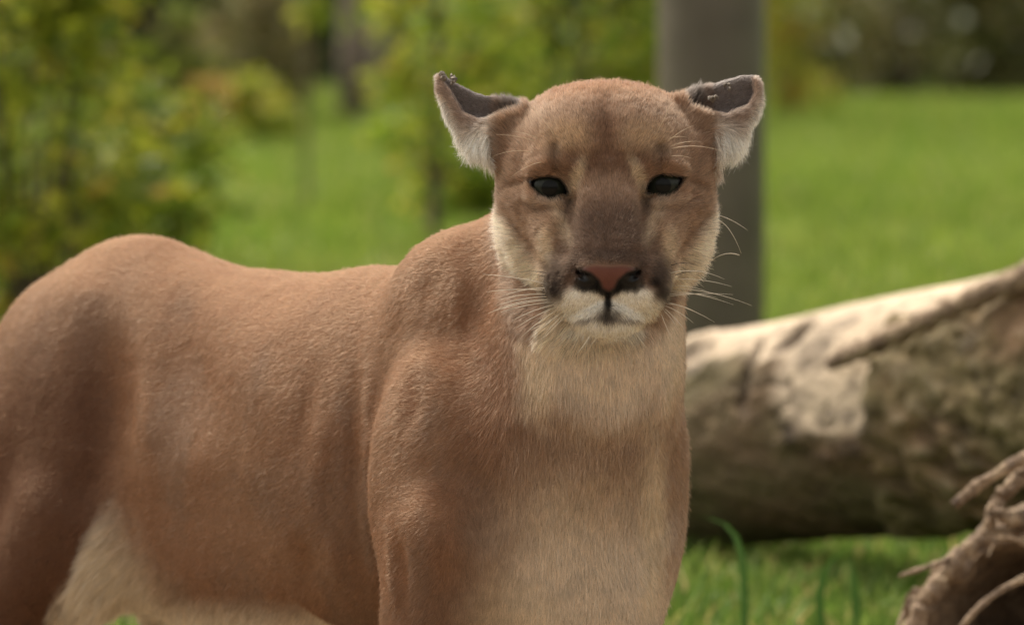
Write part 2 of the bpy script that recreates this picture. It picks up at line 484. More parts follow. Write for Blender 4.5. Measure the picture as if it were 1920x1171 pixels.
n1 = fbm(pf * np.array([0.45, 1, 1]), 0.10, 61, 4).reshape(NL, NA); n2 = fbm(pf, 0.035, 62, 3).reshape(NL, NA); n3 = fbm(pf * np.array([0.3, 1, 1]), 0.02, 63, 2).reshape(NL, NA)
deg = np.degrees(THg)
def lb(cx, cd, rx, rd, soft=0.5):
    return 1 - sstep(1 - soft, 1 + soft, np.sqrt(((PXg + 22 * n1 - cx) / rx) ** 2 + ((deg + 9 * n2 - cd) / rd) ** 2))
rough_bark = np.maximum(sstep(1745, 1775, PXg + 45 * n2 - 0.6 * (deg - 10)) * sstep(75, 55, deg), 0)
bare = np.clip(sstep(36, 48, deg + 22 * n1 + 12 * n2) * sstep(175, 140, deg) + lb(1705, 24, 120, 30, 0.15), 0, 1) * (1 - rough_bark * (deg < 48))
bark = 1 - bare
h = 0.005 * n1 + 0.005 * (bark - 0.5) + 0.004 * n3 * bark + 0.003 * n2 * (0.3 + bark) + 0.006 * rough_bark * (0.4 + n2 + n3) + 0.003 * bark
ridge = np.exp(-((deg + 14 * n1 + 6) / 7) ** 2) * sstep(1560, 1600, PXg) * sstep(1790, 1750, PXg)       # torn lower lip of the bare patch
h += 0.010 * ridge * (0.7 + n2)
fis = fbm(pf * np.array([0.10, 1, 1]), 0.045, 66, 3).reshape(NL, NA)
fis = np.exp(-(fis / 0.055) ** 2) * sstep(-0.1, 0.25, fbm(pf, 0.16, 67, 2).reshape(NL, NA))
h -= 0.006 * fis
hole1, hole2, crack = lb(1395, 52, 34, 13), lb(1592, 58, 20, 13), np.exp(-((PXg - 1518 - 10 * n1) / 9) ** 2) * sstep(8, 20, deg) * sstep(62, 48, deg)
h -= 0.022 * hole2 + 0.012 * hole1 * (0.5 + n2) + 0.014 * crack
h += 0.012 * np.maximum(lb(1395, 56, 60, 20) - hole1, 0)
base = base + dirn * h[..., None]
cw, cg, cb_, cd_ = np.array([0.50, 0.395, 0.285]), np.array([0.112, 0.088, 0.044]), np.array([0.130, 0.080, 0.047]), np.array([0.035, 0.024, 0.017])
Cg = cg * (1 - sstep(-0.3, 0.5, n1))[..., None] + cb_ * sstep(-0.3, 0.5, n1)[..., None]
Cg = Cg * (1 + 0.7 * rough_bark)[..., None]
Cg = Cg * (1 - 0.45 * rough_bark * sstep(0.1, -0.3, n2))[..., None]
Cg = Cg * (1 - 0.5 * rough_bark * sstep(0.15, 0.5, n3))[..., None] + (0.5 * rough_bark * sstep(0.15, 0.5, n3))[..., None] * np.array([0.36, 0.29, 0.19])
Cw = cw * (1 - 0.35 * sstep(0.1, 0.5, n3) - 0.2 * sstep(0, 0.5, n1))[..., None]
Cl = Cg * bark[..., None] + Cw * bare[..., None]
for mk, amt in ((fis, 0.55), (hole1 * sstep(-0.1, 0.3, n2 + 0.1), 0.75), (hole2, 0.9), (crack, 0.8), (ridge * sstep(-0.2, 0.2, n3), 0.6), (lb(1690, 2, 110, 9) * sstep(-0.1, 0.3, n2), 0.7), (lb(1650, 40, 26, 14), 0.5)):
    m = np.clip(mk * amt, 0, 1)[..., None]; Cl = Cl * (1 - m) + cd_ * m
log_m = mat_vcol('log_wood', 'col', 0.85, 45, 0.25, 0.7, 90)
lroot = empty('fallen_log', (float(ctr[0, 0]), float(ctr[0, 1]), 0))
tag(lroot, 'thick fallen log with pale bare top and rough brown bark lying behind the cougar', 'log')
lroot.location = (0, 0, 0)
V = base.reshape(-1, 3); ii, jj = np.meshgrid(np.arange(NL - 1), np.arange(NA), indexing='ij')
j2 = (jj + 1) % NA
F = np.stack([ii * NA + jj, ii * NA + j2, (ii + 1) * NA + j2, (ii + 1) * NA + jj], -1).reshape(-1, 4)
F = F[:, ::-1]
o = mesh_np('trunk', V, F, lroot, [log_m]); set_col(o, 'col', np.clip(Cl.reshape(-1, 3), 0, 1))
end_m = mat_noise('end_grain', (0.18, 0.12, 0.07), (0.30, 0.21, 0.13), 30, 0.9, 0.5, 60)
for idx_, flip in ((0, 1), (NL - 1, -1)):
    ring = base[idx_]; cc = ring.mean(0)
    V = np.concatenate([ring, [cc + ax * 0.01 * (-flip)]]); n_ = NA
    F = [(j, (j + 1) % n_, n_) if flip > 0 else ((j + 1) % n_, j, n_) for j in range(n_)]
    mesh_np('cut_end', V, F, lroot, [end_m])
# a stub beyond the picture edge carries the raised end
sb = np.array(log_frame(2250)[0])
V, F = tube(resample([sb, sb + [0.05, -0.02, -0.25], [sb[0] + 0.10, sb[1] - 0.04, -0.02]], 10), np.linspace(0.07, 0.05, 10), 14, 0.15, 3)
o = mesh_np('branch_stub', V, F, lroot, [log_m]); set_col(o, 'col', np.tile(cb_, (len(V), 1)))

# ------------------------------------------------------------------ dead branches and hollow trunk piece
dead_m = mat_noise('dead_wood', (0.10, 0.062, 0.038), (0.42, 0.31, 0.20), 55, 0.85, 0.8, 120, c3=(0.26, 0.18, 0.115))
def branch(name, label, cat, pix, r0, r1, n=30, lump=0.18, seed=0, parent=None, mat=None, jit=0.0):
    rng = np.random.default_rng(seed)
    pts = resample([np.array(PXD(*p)) for p in pix], n)
    pts[1:-1] += rng.normal(0, jit, (n - 2, 3))
    V, F = tube(pts, np.linspace(r0, r1, n) * (1 + 0.12 * rng.normal(0, 1, n)), 12, lump, seed)
    o = mesh_np(name, V, F, parent, [mat or dead_m])
    if label: tag(o, label, cat)
    return o
b1 = branch('dead_branch', 'long bare dead branch leaning across the top of the fallen log', 'branch',
       [(1556, 682, 6.015), (1640, 643, 5.955), (1740, 600, 5.90), (1830, 555, 5.86), (1930, 515, 5.82), (2150, 440, 5.80)], 0.0115, 0.021, 60, 0.2, 5, None, None, 0.0012)
hroot = empty('hollow_trunk', ground_at(1925, 5.0))
tag(hroot, 'broken hollow trunk piece with splintered rim beside the fallen log', 'trunk piece')
hroot.location = (0, 0, 0)
oc = np.array(PXD(1935, 1195, 4.95)); axd = np.array([0.22, 1.0, -0.02]); axd /= np.linalg.norm(axd)
sx = np.cross(axd, [0, 0, 1.0]); sx /= np.linalg.norm(sx); sz = np.cross(sx, axd)
if sz[2] < 0: sz = -sz
NR, NZ = 150, 46
def shell_pt(t, zf, rr):
    return oc + rr * (np.cos(t) * sx * 1.08 + np.sin(t) * sz * 0.97) + axd * zf
V = []
ts = np.arange(NR) * 2 * np.pi / NR
tt = np.stack([np.cos(ts), np.sin(ts), np.zeros(NR)], 1)
rimz = 0.045 * fbm(tt * 1.0, 0.28, 5, 4) + 0.02 * fbm(tt, 0.06, 9, 2)
prof = [(1.0, z) for z in np.linspace(0.42, 0.0, 24)] + [(0.955, -0.006), (0.90, -0.002)] + [(0.84 - 0.02 * i, z) for i, z in enumerate(np.linspace(0.02, 0.30, 20))]
for k_, (rf, z) in enumerate(prof):
    zz = z + rimz * max(0, 1 - z / 0.25)
    p = oc + axd * zz[:, None] + 0.122 * rf * (np.cos(ts)[:, None] * sx * 1.08 + np.sin(ts)[:, None] * sz * 0.97)
    V.append(p)
V = np.concatenate(V)
rad_dir = V - (oc + ((V - oc) @ axd)[:, None] * axd); rad_dir /= np.linalg.norm(rad_dir, axis=1)[:, None]
V = V + rad_dir * (0.016 * fbm(V * np.array([1, 0.35, 1]), 0.05, 71, 4) + 0.006 * fbm(V * np.array([1, 0.3, 1]), 0.012, 72, 2))[:, None]
np_ = len(prof)
F = [(i * NR + j, i * NR + (j + 1) % NR, (i + 1) * NR + (j + 1) % NR, (i + 1) * NR + j) for i in range(np_ - 1) for j in range(NR)]
F.append(tuple(range((np_ - 1) * NR, np_ * NR)))
mesh_np('shell', V, F, hroot, [dead_m])
for pix, r0, r1, sd in [
        ([(1712, 1185, 4.90), (1735, 1125, 4.90), (1775, 1068, 4.91), (1830, 1015, 4.92), (1925, 985, 4.93)], 0.011, 0.009, 1),
        ([(1850, 1000, 4.92), (1862, 960, 4.92), (1880, 925, 4.92), (1925, 885, 4.92)], 0.006, 0.009, 3),
        ([(1866, 960, 4.91), (1895, 975, 4.91), (1930, 965, 4.92)], 0.007, 0.010, 4)]:
    branch('splinter', None, None, pix, r0, r1, 40, 0.22, 20 + sd, hroot, None, 0.0012)
rs = np.random.default_rng(77)
for q in range(46):                       # fibres torn along the rim
    t0 = math.radians(rs.uniform(75, 200)); t1 = t0 + math.radians(rs.uniform(10, 34)) * (1 if rs.random() < 0.8 else -1)
    rr0, rr1 = 0.122 * rs.uniform(0.90, 1.06), 0.122 * rs.uniform(0.84, 1.12)
    z0_, z1_ = rs.uniform(-0.05, 0.03), rs.uniform(-0.08, 0.03)
    P3 = [oc + axd * (z0_ + (z1_ - z0_) * f) + (rr0 + (rr1 - rr0) * f + 0.006 * math.sin(3 * f)) * (math.cos(t0 + (t1 - t0) * f) * sx * 1.08 + math.sin(t0 + (t1 - t0) * f) * sz * 0.97) for f in np.linspace(0, 1, 6)]
    V, F = tube(resample(P3, 10), np.linspace(1, 0.25, 10) * rs.uniform(0.0022, 0.0058), 6, 0.3, q)
    mesh_np('splinter', V, F, hroot, [dead_m], smooth=False)
branch('dead_branch', 'stubby forked dead twig jutting over the hollow trunk piece toward the log', 'branch',
       [(1789, 947, 4.86), (1830, 915, 4.86), (1870, 885, 4.86), (1930, 852, 4.87), (2050, 800, 4.9)], 0.0055, 0.0085, 24, 0.25, 31, None, None, 0.0008)
branch('twig', 'thin straight twig poking left out of the hollow trunk piece', 'twig',
       [(1686, 1079, 4.84), (1725, 1066, 4.86), (1768, 1051, 4.90), (1800, 1040, 4.93)], 0.0022, 0.0038, 14, 0.15, 32)
branch('twig', 'curved pale twig arching in front of the hollow trunk opening', 'twig',
       [(1795, 1185, 4.80), (1830, 1140, 4.80), (1870, 1108, 4.81), (1930, 1078, 4.83), (2020, 1050, 4.88)], 0.0032, 0.0045, 18, 0.12, 33)
# broad grass leaf arching before the log
lf_m = mat_leaf('blade_dark', [(0, (0.045, 0.10, 0.02)), (1, (0.06, 0.13, 0.025))], 0.3)
def arching(px, py0, D, pts, w, label):
    P = resample([np.array(PXD(a, b, D)) for a, b in pts], 12)
    n = len(P); ww = w * np.sin(np.linspace(0.35, np.pi, n)) ** 0.7
    L_ = P - np.array([1, 0.3, 0]) * ww[:, None]; R_ = P + np.array([1, 0.3, 0]) * ww[:, None]; Mid = P + np.array([0, 0.35, -0.2]) * ww[:, None]
    V = np.concatenate([L_, Mid, R_])
    F = [(i, i + 1, n + i + 1, n + i) for i in range(n - 1)] + [(n + i, n + i + 1, 2 * n + i + 1, 2 * n + i) for i in range(n - 1)]
    o = mesh_np('grass_leaf', V, F, None, [lf_m]); tag(o, label, 'grass leaf')
g0 = 6806 / 5.5
arching(0, 0, 5.5, [(1545, g0), (1535, 1120), (1545, 1060), (1570, 1032), (1590, 1028)], 0.006, 'broad dark grass leaf bending over in the grass below the log')
arching(0, 0, 5.5, [(1608, g0), (1605, 1130), (1600, 1070), (1596, 1040)], 0.006, 'broad dark grass leaf standing upright in the grass below the log')
arching(0, 0, 5.3, [(1398, 6806 / 5.3), (1395, 1120), (1398, 1050), (1380, 975), (1350, 960), (1300, 968)], 0.005, 'long grass leaf arching against the dark underside of the log')
print('setting', time.time() - T0)
# ================================================================== cougar
# implicit body in design units, meshed with surface nets
HC = np.array([177.0, 195.5, 0.0])          # head centre
OPS = []
def unit(v): v = np.asarray(v, float); return v / np.linalg.norm(v)
def ell(c, r, fwd=None, k=50, op='u', pitch=0.0):
    """ellipsoid radii (lateral, vertical, along fwd)"""
    c = np.asarray(c, float); r = np.asarray(r, float)
    f = unit((fwd[0], 0, fwd[1])) if fwd is not None else np.array([0, 0, 1.0])
    up = np.array([0, 1.0, 0])
    lat = np.cross(up, f)
    if pitch:
        a = math.radians(pitch)
        f, up = f * math.cos(a) + up * math.sin(a), up * math.cos(a) - f * math.sin(a)
    R = np.stack([lat, up, f]).astype(np.float32)
    def fn(p):
        l = (p - c.astype(np.float32)) @ R.T
        a = l / r.astype(np.float32)
        k0 = np.sqrt((a * a).sum(-1)) + 1e-6
        b = a / r.astype(np.float32)
        k1 = np.sqrt((b * b).sum(-1)) + 1e-9
        return k0 * (k0 - 1) / k1
    OPS.append((fn, c, r.max() + k + 25, k, op))
def cone(a, ra, b, rb, k=40, op='u'):
    a = np.asarray(a, np.float32); b = np.asarray(b, np.float32)
    ba = b - a; L2 = float(ba @ ba)
    def fn(p):
        h = np.clip(((p - a) @ ba) / L2, 0, 1)
        d = p - a - h[..., None] * ba
        return np.sqrt((d * d).sum(-1)) - (ra + (rb - ra) * h)
    OPS.append((fn, (a + b) / 2, math.sqrt(L2) / 2 + max(ra, rb) + k + 25, k, op))
def custom(fn, c, R, k, op):
    OPS.append((fn, np.asarray(c, float), R, k, op))

def sdpoly(x, y, poly):
    poly = np.asarray(poly, np.float32); n = len(poly)
    d = np.full(x.shape, 1e9, np.float32); s = np.ones(x.shape, np.float32)
    for i in range(n):
        vi, vj = poly[i], poly[i - 1]
        ex, ey = vj - vi
        wx, wy = x - vi[0], y - vi[1]
        t = np.clip((wx * ex + wy * ey) / (ex * ex + ey * ey), 0, 1)
        bx, by = wx - ex * t, wy - ey * t
        d = np.minimum(d, bx * bx + by * by)
        c1, c2, c3 = y >= vi[1], y < vj[1], ex * wy > ey * wx
        flip = (c1 & c2 & c3) | (~c1 & ~c2 & ~c3)
        s = np.where(flip, -s, s)
    return s * np.sqrt(d)

# ---- body
AF = (0.72, 0.69)                 # forward direction of the rear half (x,z)
AC = (0.45, 0.89)                 # chest looks more toward the lens
ell((-250, -270, -520), (250, 362, 480), AF, 80)
ell((-540, -260, -800), (215, 350, 380), AF, 110)
ell((-780, -190, -1040), (205, 350, 350), AF, 110)
ell((-930, -210, -1210), (180, 290, 250), AF, 90)
ell((-480, -490, -740), (165, 185, 420), AF, 80)
ell((-730, -440, -960), (120, 150, 240), AF, 70)
cone((-1050, -60, -1340), 66, (-1210, -500, -1500), 50, 50)
cone((-1210, -500, -1500), 50, (-1290, -880, -1560), 44, 20)
cone((-1290, -880, -1560), 44, (-1330, -925, -1750), 42, 20)
# near thigh and hind leg
ell((-905, -300, -1000), (112, 350, 190), AF, 90)
cone((-925, -420, -985), 122, (-1165, -790, -1130), 72, 50)
cone((-1165, -790, -1130), 62, (-1150, -960, -1080), 52, 30)
ell((-1135, -1000, -1040), (62, 40, 95), AF, 30)
cone((-1000, -250, -1150), 140, (-1150, -640, -1160), 105, 60)
# far thigh and hind leg
ell((-730, -330, -1190), (110, 320, 190), AF, 60)
cone((-700, -430, -1160), 120, (-690, -760, -1260), 68, 50)
cone((-690, -760, -1260), 60, (-650, -950, -1200), 50, 30)
ell((-630, -990, -1160), (60, 40, 95), AF, 30)
# chest, shoulders, forelegs
ell((60, -340, -200), (230, 330, 250), AC, 70)
ell((75, -560, -160), (170, 200, 220), AC, 70)
ell((-112, -62, -250), (125, 212, 150), AC, 60)
ell((-138, -330, -130), (132, 270, 150), AC, 50)
ell((222, -330, -290), (105, 280, 150), AC, 60)
cone((-120, -430, -50), 115, (-165, -690, -110), 92, 45)
cone((-165, -690, -110), 90, (-165, -1000, -60), 52, 30)
ell((-165, -1072, -30), (66, 42, 100), AC, 30)
cone((205, -450, -200), 105, (185, -690, -180), 85, 45)
cone((185, -690, -180), 84, (185, -1000, -150), 50, 30)
ell((190, -1068, -120), (64, 42, 98), AC, 30)
# toes
for c0, fw in (((-165, -1080, -30), AC), ((190, -1076, -120), AC), ((-1135, -1008, -1040), AF), ((-630, -998, -1160), AF)):
    f_ = unit((fw[0], 0, fw[1])); l_ = np.cross([0, 1.0, 0], f_)
    for q_, a_ in ((-45, 62), (-16, 84), (16, 84), (45, 62)):
        ell(np.array(c0) + l_ * q_ + f_ * a_, (19, 24, 32), fw, 9)
# neck and nape
cone((165, 110, -140), 172, (90, -210, -160), 222, 70)
cone((150, 120, -230), 150, (-60, -25, -330), 180, 60)
ell((150, -90, -45), (150, 190, 130), (0.1, 1), 100)            # throat ruff

# ---- head (local u,v,w -> design space)
def H(u, v, w): return HC + np.array([u, v, w])
def pair(c, r, **kw):
    for s in (-1, 1): ell(H(s * c[0], c[1], c[2]), r, **kw)
ell(H(0, 68, -80), (176, 168, 185), k=40)
pair((72, 108, -85), (98, 98, 130), k=50)
pair((104, 25, -66), (98, 145, 122), k=35)
pair((98, -52, -45), (92, 108, 88), k=35)
ell(H(0, 118, 10), (138, 95, 85), k=35)
pair((86, 92, 44), (58, 27, 44), k=22)                 # brow
pair((100, 78, 62), (42, 15, 26), k=14)                # upper lid hood
cone(H(0, 70, 40), 66, H(0, -98, 138), 60, 30)          # bridge
ell(H(0, -100, 60), (128, 90, 90), k=35)
pair((82, -48, 42), (58, 62, 62), k=30)                # maxilla
ell(H(0, -92, 100), (84, 64, 70), k=34)                # muzzle block
pair((53, -141, 117), (57, 51, 58), k=24)              # whisker pads
ell(H(0, -112, 156), (54, 30, 46), k=20)               # nose
pair((40, -126, 158), (20, 20, 32), k=10)              # nose wings
ell(H(0, -203, 110), (62, 35, 54), k=13)                # chin
ell(H(0, -170, 30), (105, 60, 90), k=30)               # jaw floor
# ears: rounded extrusions of the ear outline with a hollow cup
EAR_L = [(-140, 150), (-152, 199), (-197, 205), (-247, 219), (-287, 240), (-308, 255), (-318, 252), (-320, 225), (-306, 194), (-289, 162), (-275, 138), (-258, 120), (-226, 110), (-195, 80), (-150, 90)]
CUP_L = [(-158, 187), (-150, 235), (-250, 262), (-300, 272), (-308, 243), (-294, 222), (-268, 181), (-238, 168), (-200, 174)]
EAR_R = [(130, 140), (130, 206), (163, 220), (213, 238), (258, 252), (281, 252), (293, 236), (294, 205), (284, 180), (270, 156), (259, 134), (244, 118), (212, 110), (190, 90), (150, 90)]
CUP_R = [(150, 192), (140, 245), (210, 280), (272, 280), (279, 237), (280, 214), (266, 194), (228, 179), (180, 182)]
EAR_WC = -72.0
def ear_half(u): return 52 - 34 * np.clip((np.abs(u) - 150) / 160, 0, 1)
def make_ear(EAR, CUP):
    hc = HC.astype(np.float32)
    def solid(p):
        l = p - hc; u, v, w = l[..., 0], l[..., 1], l[..., 2]
        rr = 11.0
        a = sdpoly(u, v, EAR) + rr
        b = np.abs(w - EAR_WC) - ear_half(u) + rr
        return np.sqrt(np.maximum(a, 0) ** 2 + np.maximum(b, 0) ** 2) + np.minimum(np.maximum(a, b), 0) - rr
    def cup(p):
        l = p - hc; u, v, w = l[..., 0], l[..., 1], l[..., 2]
        a = sdpoly(u, v, CUP)
        b = (EAR_WC + ear_half(u) - 16 - 26 * np.clip((330 - np.abs(u)) / 160, 0.25, 1)) - w
        return np.maximum(a, b)
    c = H(np.mean([q[0] for q in EAR]), np.mean([q[1] for q in EAR]), EAR_WC)
    custom(solid, c, 190, 22, 'u')
    custom(cup, c, 190, 8, 's')
make_ear(EAR_L, CUP_L); make_ear(EAR_R, CUP_R)
# eyes: lid shells with an almond opening
ALMOND = [(142, 51), (123, 56), (104, 57), (88, 52), (79, 42), (73, 26), (88, 19), (107, 17), (125, 25), (136, 38)]
ROLL = math.radians(1.3)
def almond_d(u, v):
    """distance to the eye opening, + outside; handles both eyes and the head's slight roll"""
    uu = np.abs(u * math.cos(ROLL) + v * math.sin(ROLL)); vv = v * math.cos(ROLL) - u * math.sin(ROLL)
    return sdpoly(uu, vv, ALMOND)
EYES = []
for s in (-1, 1):
    eu, ev = s * 106, 40
    e = H(eu * math.cos(ROLL) - ev * math.sin(ROLL), ev * math.cos(ROLL) + eu * math.sin(ROLL), 32)
    EYES.append(e)
    ell(e, (50, 50, 50), k=16)
    def hole(p, e=e.astype(np.float32)):
        l = p - HC.astype(np.float32)
        a = almond_d(l[..., 0], l[..., 1])
        d = p - e
        b = np.abs(l[..., 2] - 62) - 46
        return np.maximum(a, b)
    custom(hole, e, 120, 3, 's')
# nostrils, philtrum, mouth line
for s in (-1, 1):
    cone(H(s * 30, -144, 206), 9, H(s * 42, -134, 192), 9, 6, 's')
    cone(H(s * 42, -134, 194), 8, H(s * 56, -120, 168), 5, 5, 's')
cone(H(0, -160, 186), 4, H(0, -188, 176), 5, 8, 's')

def blend(d, f, k, op):
    if op == 'u':
        h = np.maximum(k - np.abs(d - f), 0) / k
        return np.minimum(d, f) - h * h * k * 0.25
    f = -f
    h = np.maximum(k - np.abs(d - f), 0) / k
    return np.maximum(d, f) + h * h * k * 0.25

def sdf_pts(p):
    d = np.full(len(p), 1000, np.float32)
    for fn, c, R, k, op in OPS:
        q = p - c.astype(np.float32)
        m = np.flatnonzero((q * q).sum(-1) < R * R)
        if len(m): d[m] = blend(d[m], fn(p[m]), k, op)
    return d

def build_surface(h=5.0, B=8):
    lo = np.array([-1420, -1150, -1850.0]); hi = np.array([520, 480, 300.0])
    nb = np.ceil((hi - lo) / (h * B)).astype(int)
    n = nb * B + 1
    bc = np.stack(np.meshgrid(*[np.arange(m) for m in nb], indexing='ij'), -1).reshape(-1, 3)
    ctr = (lo + (bc + 0.5) * h * B).astype(np.float32)
    d0 = sdf_pts(ctr)
    G = np.full(n, 1000, np.float32)
    near = np.abs(d0) < h * B * 0.87 + 30
    inner = bc[(d0 < 0) & ~near]
    for b in inner:
        i, j, k = b * B
        G[i:i + B + 1, j:j + B + 1, k:k + B + 1] = -1000
    nbk = bc[near]
    off = np.stack(np.meshgrid(*[np.arange(B + 1)] * 3, indexing='ij'), -1).reshape(-1, 3)
    pos = (lo + (nbk[:, None, :] * B + off[None]) * h).astype(np.float32)      # nb,729,3
    cc = (lo + (nbk + 0.5) * h * B)
    D = np.full(pos.shape[:2], 1000, np.float32)
    rb = h * B * 0.87
    for fn, c, R, k, op in OPS:
        m = np.flatnonzero(((cc - c) ** 2).sum(-1) < (R + rb) ** 2)
        if len(m): D[m] = blend(D[m], fn(pos[m]), k, op)
    D = D.reshape(-1, B + 1, B + 1, B + 1)
    for b, dd in zip(nbk, D):
        i, j, k = b * B
        G[i:i + B + 1, j:j + B + 1, k:k + B + 1] = dd
    # surface nets
    ins = G < 0
    cnt = np.zeros(np.array(n) - 1, np.uint8)
    for dx in (0, 1):
        for dy in (0, 1):
            for dz in (0, 1):
                cnt += ins[dx:n[0] - 1 + dx, dy:n[1] - 1 + dy, dz:n[2] - 1 + dz]
    cells = np.argwhere((cnt > 0) & (cnt < 8))
    idx = np.full(cnt.shape, -1, np.int32)
    idx[tuple(cells.T)] = np.arange(len(cells))
    acc = np.zeros((len(cells), 3)); num = np.zeros(len(cells))
    cor = [(a, b, c) for a in (0, 1) for b in (0, 1) for c in (0, 1)]
    val = {q: G[cells[:, 0] + q[0], cells[:, 1] + q[1], cells[:, 2] + q[2]] for q in cor}
    for q in cor:
        for ax in range(3):
            if q[ax] == 0:
                r = list(q); r[ax] = 1; r = tuple(r)
                a, b = val[q], val[r]
                m = (a < 0) != (b < 0)
                t = np.where(m, a / np.where(m, a - b, 1), 0)
                pt = np.tile(np.array(q, float), (len(cells), 1)); pt[:, ax] += t
                acc[m] += pt[m]; num[m] += 1
    V = lo + (cells + acc / num[:, None]) * h
    F = []
    for ax in range(3):
        o1, o2 = (ax + 1) % 3, (ax + 2) % 3
        sl = [slice(None)] * 3; sl2 = [slice(None)] * 3
        sl[ax] = slice(0, n[ax] - 1); sl2[ax] = slice(1, n[ax])
        A, Bm = ins[tuple(sl)], ins[tuple(sl2)]
        e = np.argwhere(A != Bm)
        e = e[(e[:, o1] > 0) & (e[:, o2] > 0) & (e[:, o1] < n[o1] - 1) & (e[:, o2] < n[o2] - 1)]
        a_in = A[tuple(e.T)]
        def at(d1, d2):
            c = e.copy(); c[:, o1] -= d1; c[:, o2] -= d2
            return idx[tuple(c.T)]
        quad = np.stack([at(1, 1), at(0, 1), at(0, 0), at(1, 0)], 1)
        quad[~a_in] = quad[~a_in][:, ::-1]
        F.append(quad)
    F = np.concatenate(F)
    return V, F[(F >= 0).all(1)]

def vnormals(V, F):
    N = np.zeros(V.shape)
    a, b = V[F[:, 2]] - V[F[:, 0]], V[F[:, 3]] - V[F[:, 1]]
    fn = np.cross(a, b)
    for k in range(4):
        for c in range(3):
            N[:, c] += np.bincount(F[:, k], fn[:, c], len(V))
    return N / (np.linalg.norm(N, axis=1)[:, None] + 1e-9)
def smooth_v(V, F, it, mask=None, lam=0.5):
    deg = np.zeros(len(V))
    E = np.concatenate([F[:, [0, 1]], F[:, [1, 2]], F[:, [2, 3]], F[:, [3, 0]]])
    deg = np.bincount(E[:, 0], minlength=len(V)) + np.bincount(E[:, 1], minlength=len(V))
    for _ in range(it):
        S = np.zeros(V.shape)
        for c in range(3):
            S[:, c] = np.bincount(E[:, 0], V[E[:, 1], c], len(V)) + np.bincount(E[:, 1], V[E[:, 0], c], len(V))
        T = S / deg[:, None]
        m = lam if mask is None else (lam * mask)[:, None]
        V = V + (T - V) * m
    return V

def to_px(V):
    k = FPX / (FPX - V[:, 2])
    return 960 + V[:, 0] * k, 585.5 - V[:, 1] * k
def polytaper(x, y, pts, width):
    """gaussian band along a polyline, fading in and out at the ends"""
    best = np.full(x.shape, 1e9); par = np.zeros(x.shape)
    ln = [math.hypot(b[0] - a[0], b[1] - a[1]) for a, b in zip(pts[:-1], pts[1:])]
    tot, s0 = sum(ln), 0
    for (ax, ay), (bx, by), l in zip(pts[:-1], pts[1:], ln):
        ex, ey = bx - ax, by - ay
        t = np.clip(((x - ax) * ex + (y - ay) * ey) / (ex * ex + ey * ey + 1e-9), 0, 1)
        d = np.hypot(x - ax - ex * t, y - ay - ey * t)
        m = d < best
        best = np.where(m, d, best); par = np.where(m, (s0 + t * l) / tot, par)
        s0 += l
    return np.exp(-(best / width) ** 2) * (0.04 + 0.96 * np.sin(np.pi * np.clip(par, 0, 1)) ** 1.6)
def polydist(x, y, pts):
    d = np.full(x.shape, 1e9)
    for (ax, ay), (bx, by) in zip(pts[:-1], pts[1:]):
        ex, ey = bx - ax, by - ay
        t = np.clip(((x - ax) * ex + (y - ay) * ey) / (ex * ex + ey * ey + 1e-9), 0, 1)
        d = np.minimum(d, np.hypot(x - ax - ex * t, y - ay - ey * t))
    return d

def refine_head(V, F):
    """split every quad whose corners lie in the head into four, keep the mesh conforming through bmesh"""
    bm = bmesh.new()
    vs_ = [bm.verts.new(v) for v in V]
    for f in F:
        try: bm.faces.new([vs_[i] for i in f])
        except ValueError: pass
    bm.verts.ensure_lookup_table()
    lo, hi = H(-145, -215, 20), H(150, 110, 320)
    edges = [e for e in bm.edges if all(lo[0] < v.co[0] < hi[0] and lo[1] < v.co[1] < hi[1] and lo[2] < v.co[2] < hi[2] for v in e.verts)]
    bmesh.ops.subdivide_edges(bm, edges=edges, cuts=1, use_grid_fill=True)
    return bm

print('sdf ops', len(OPS), time.time() - T0)
BV, BF = build_surface(5.0)
print('surface', len(BV), len(BF), time.time() - T0)
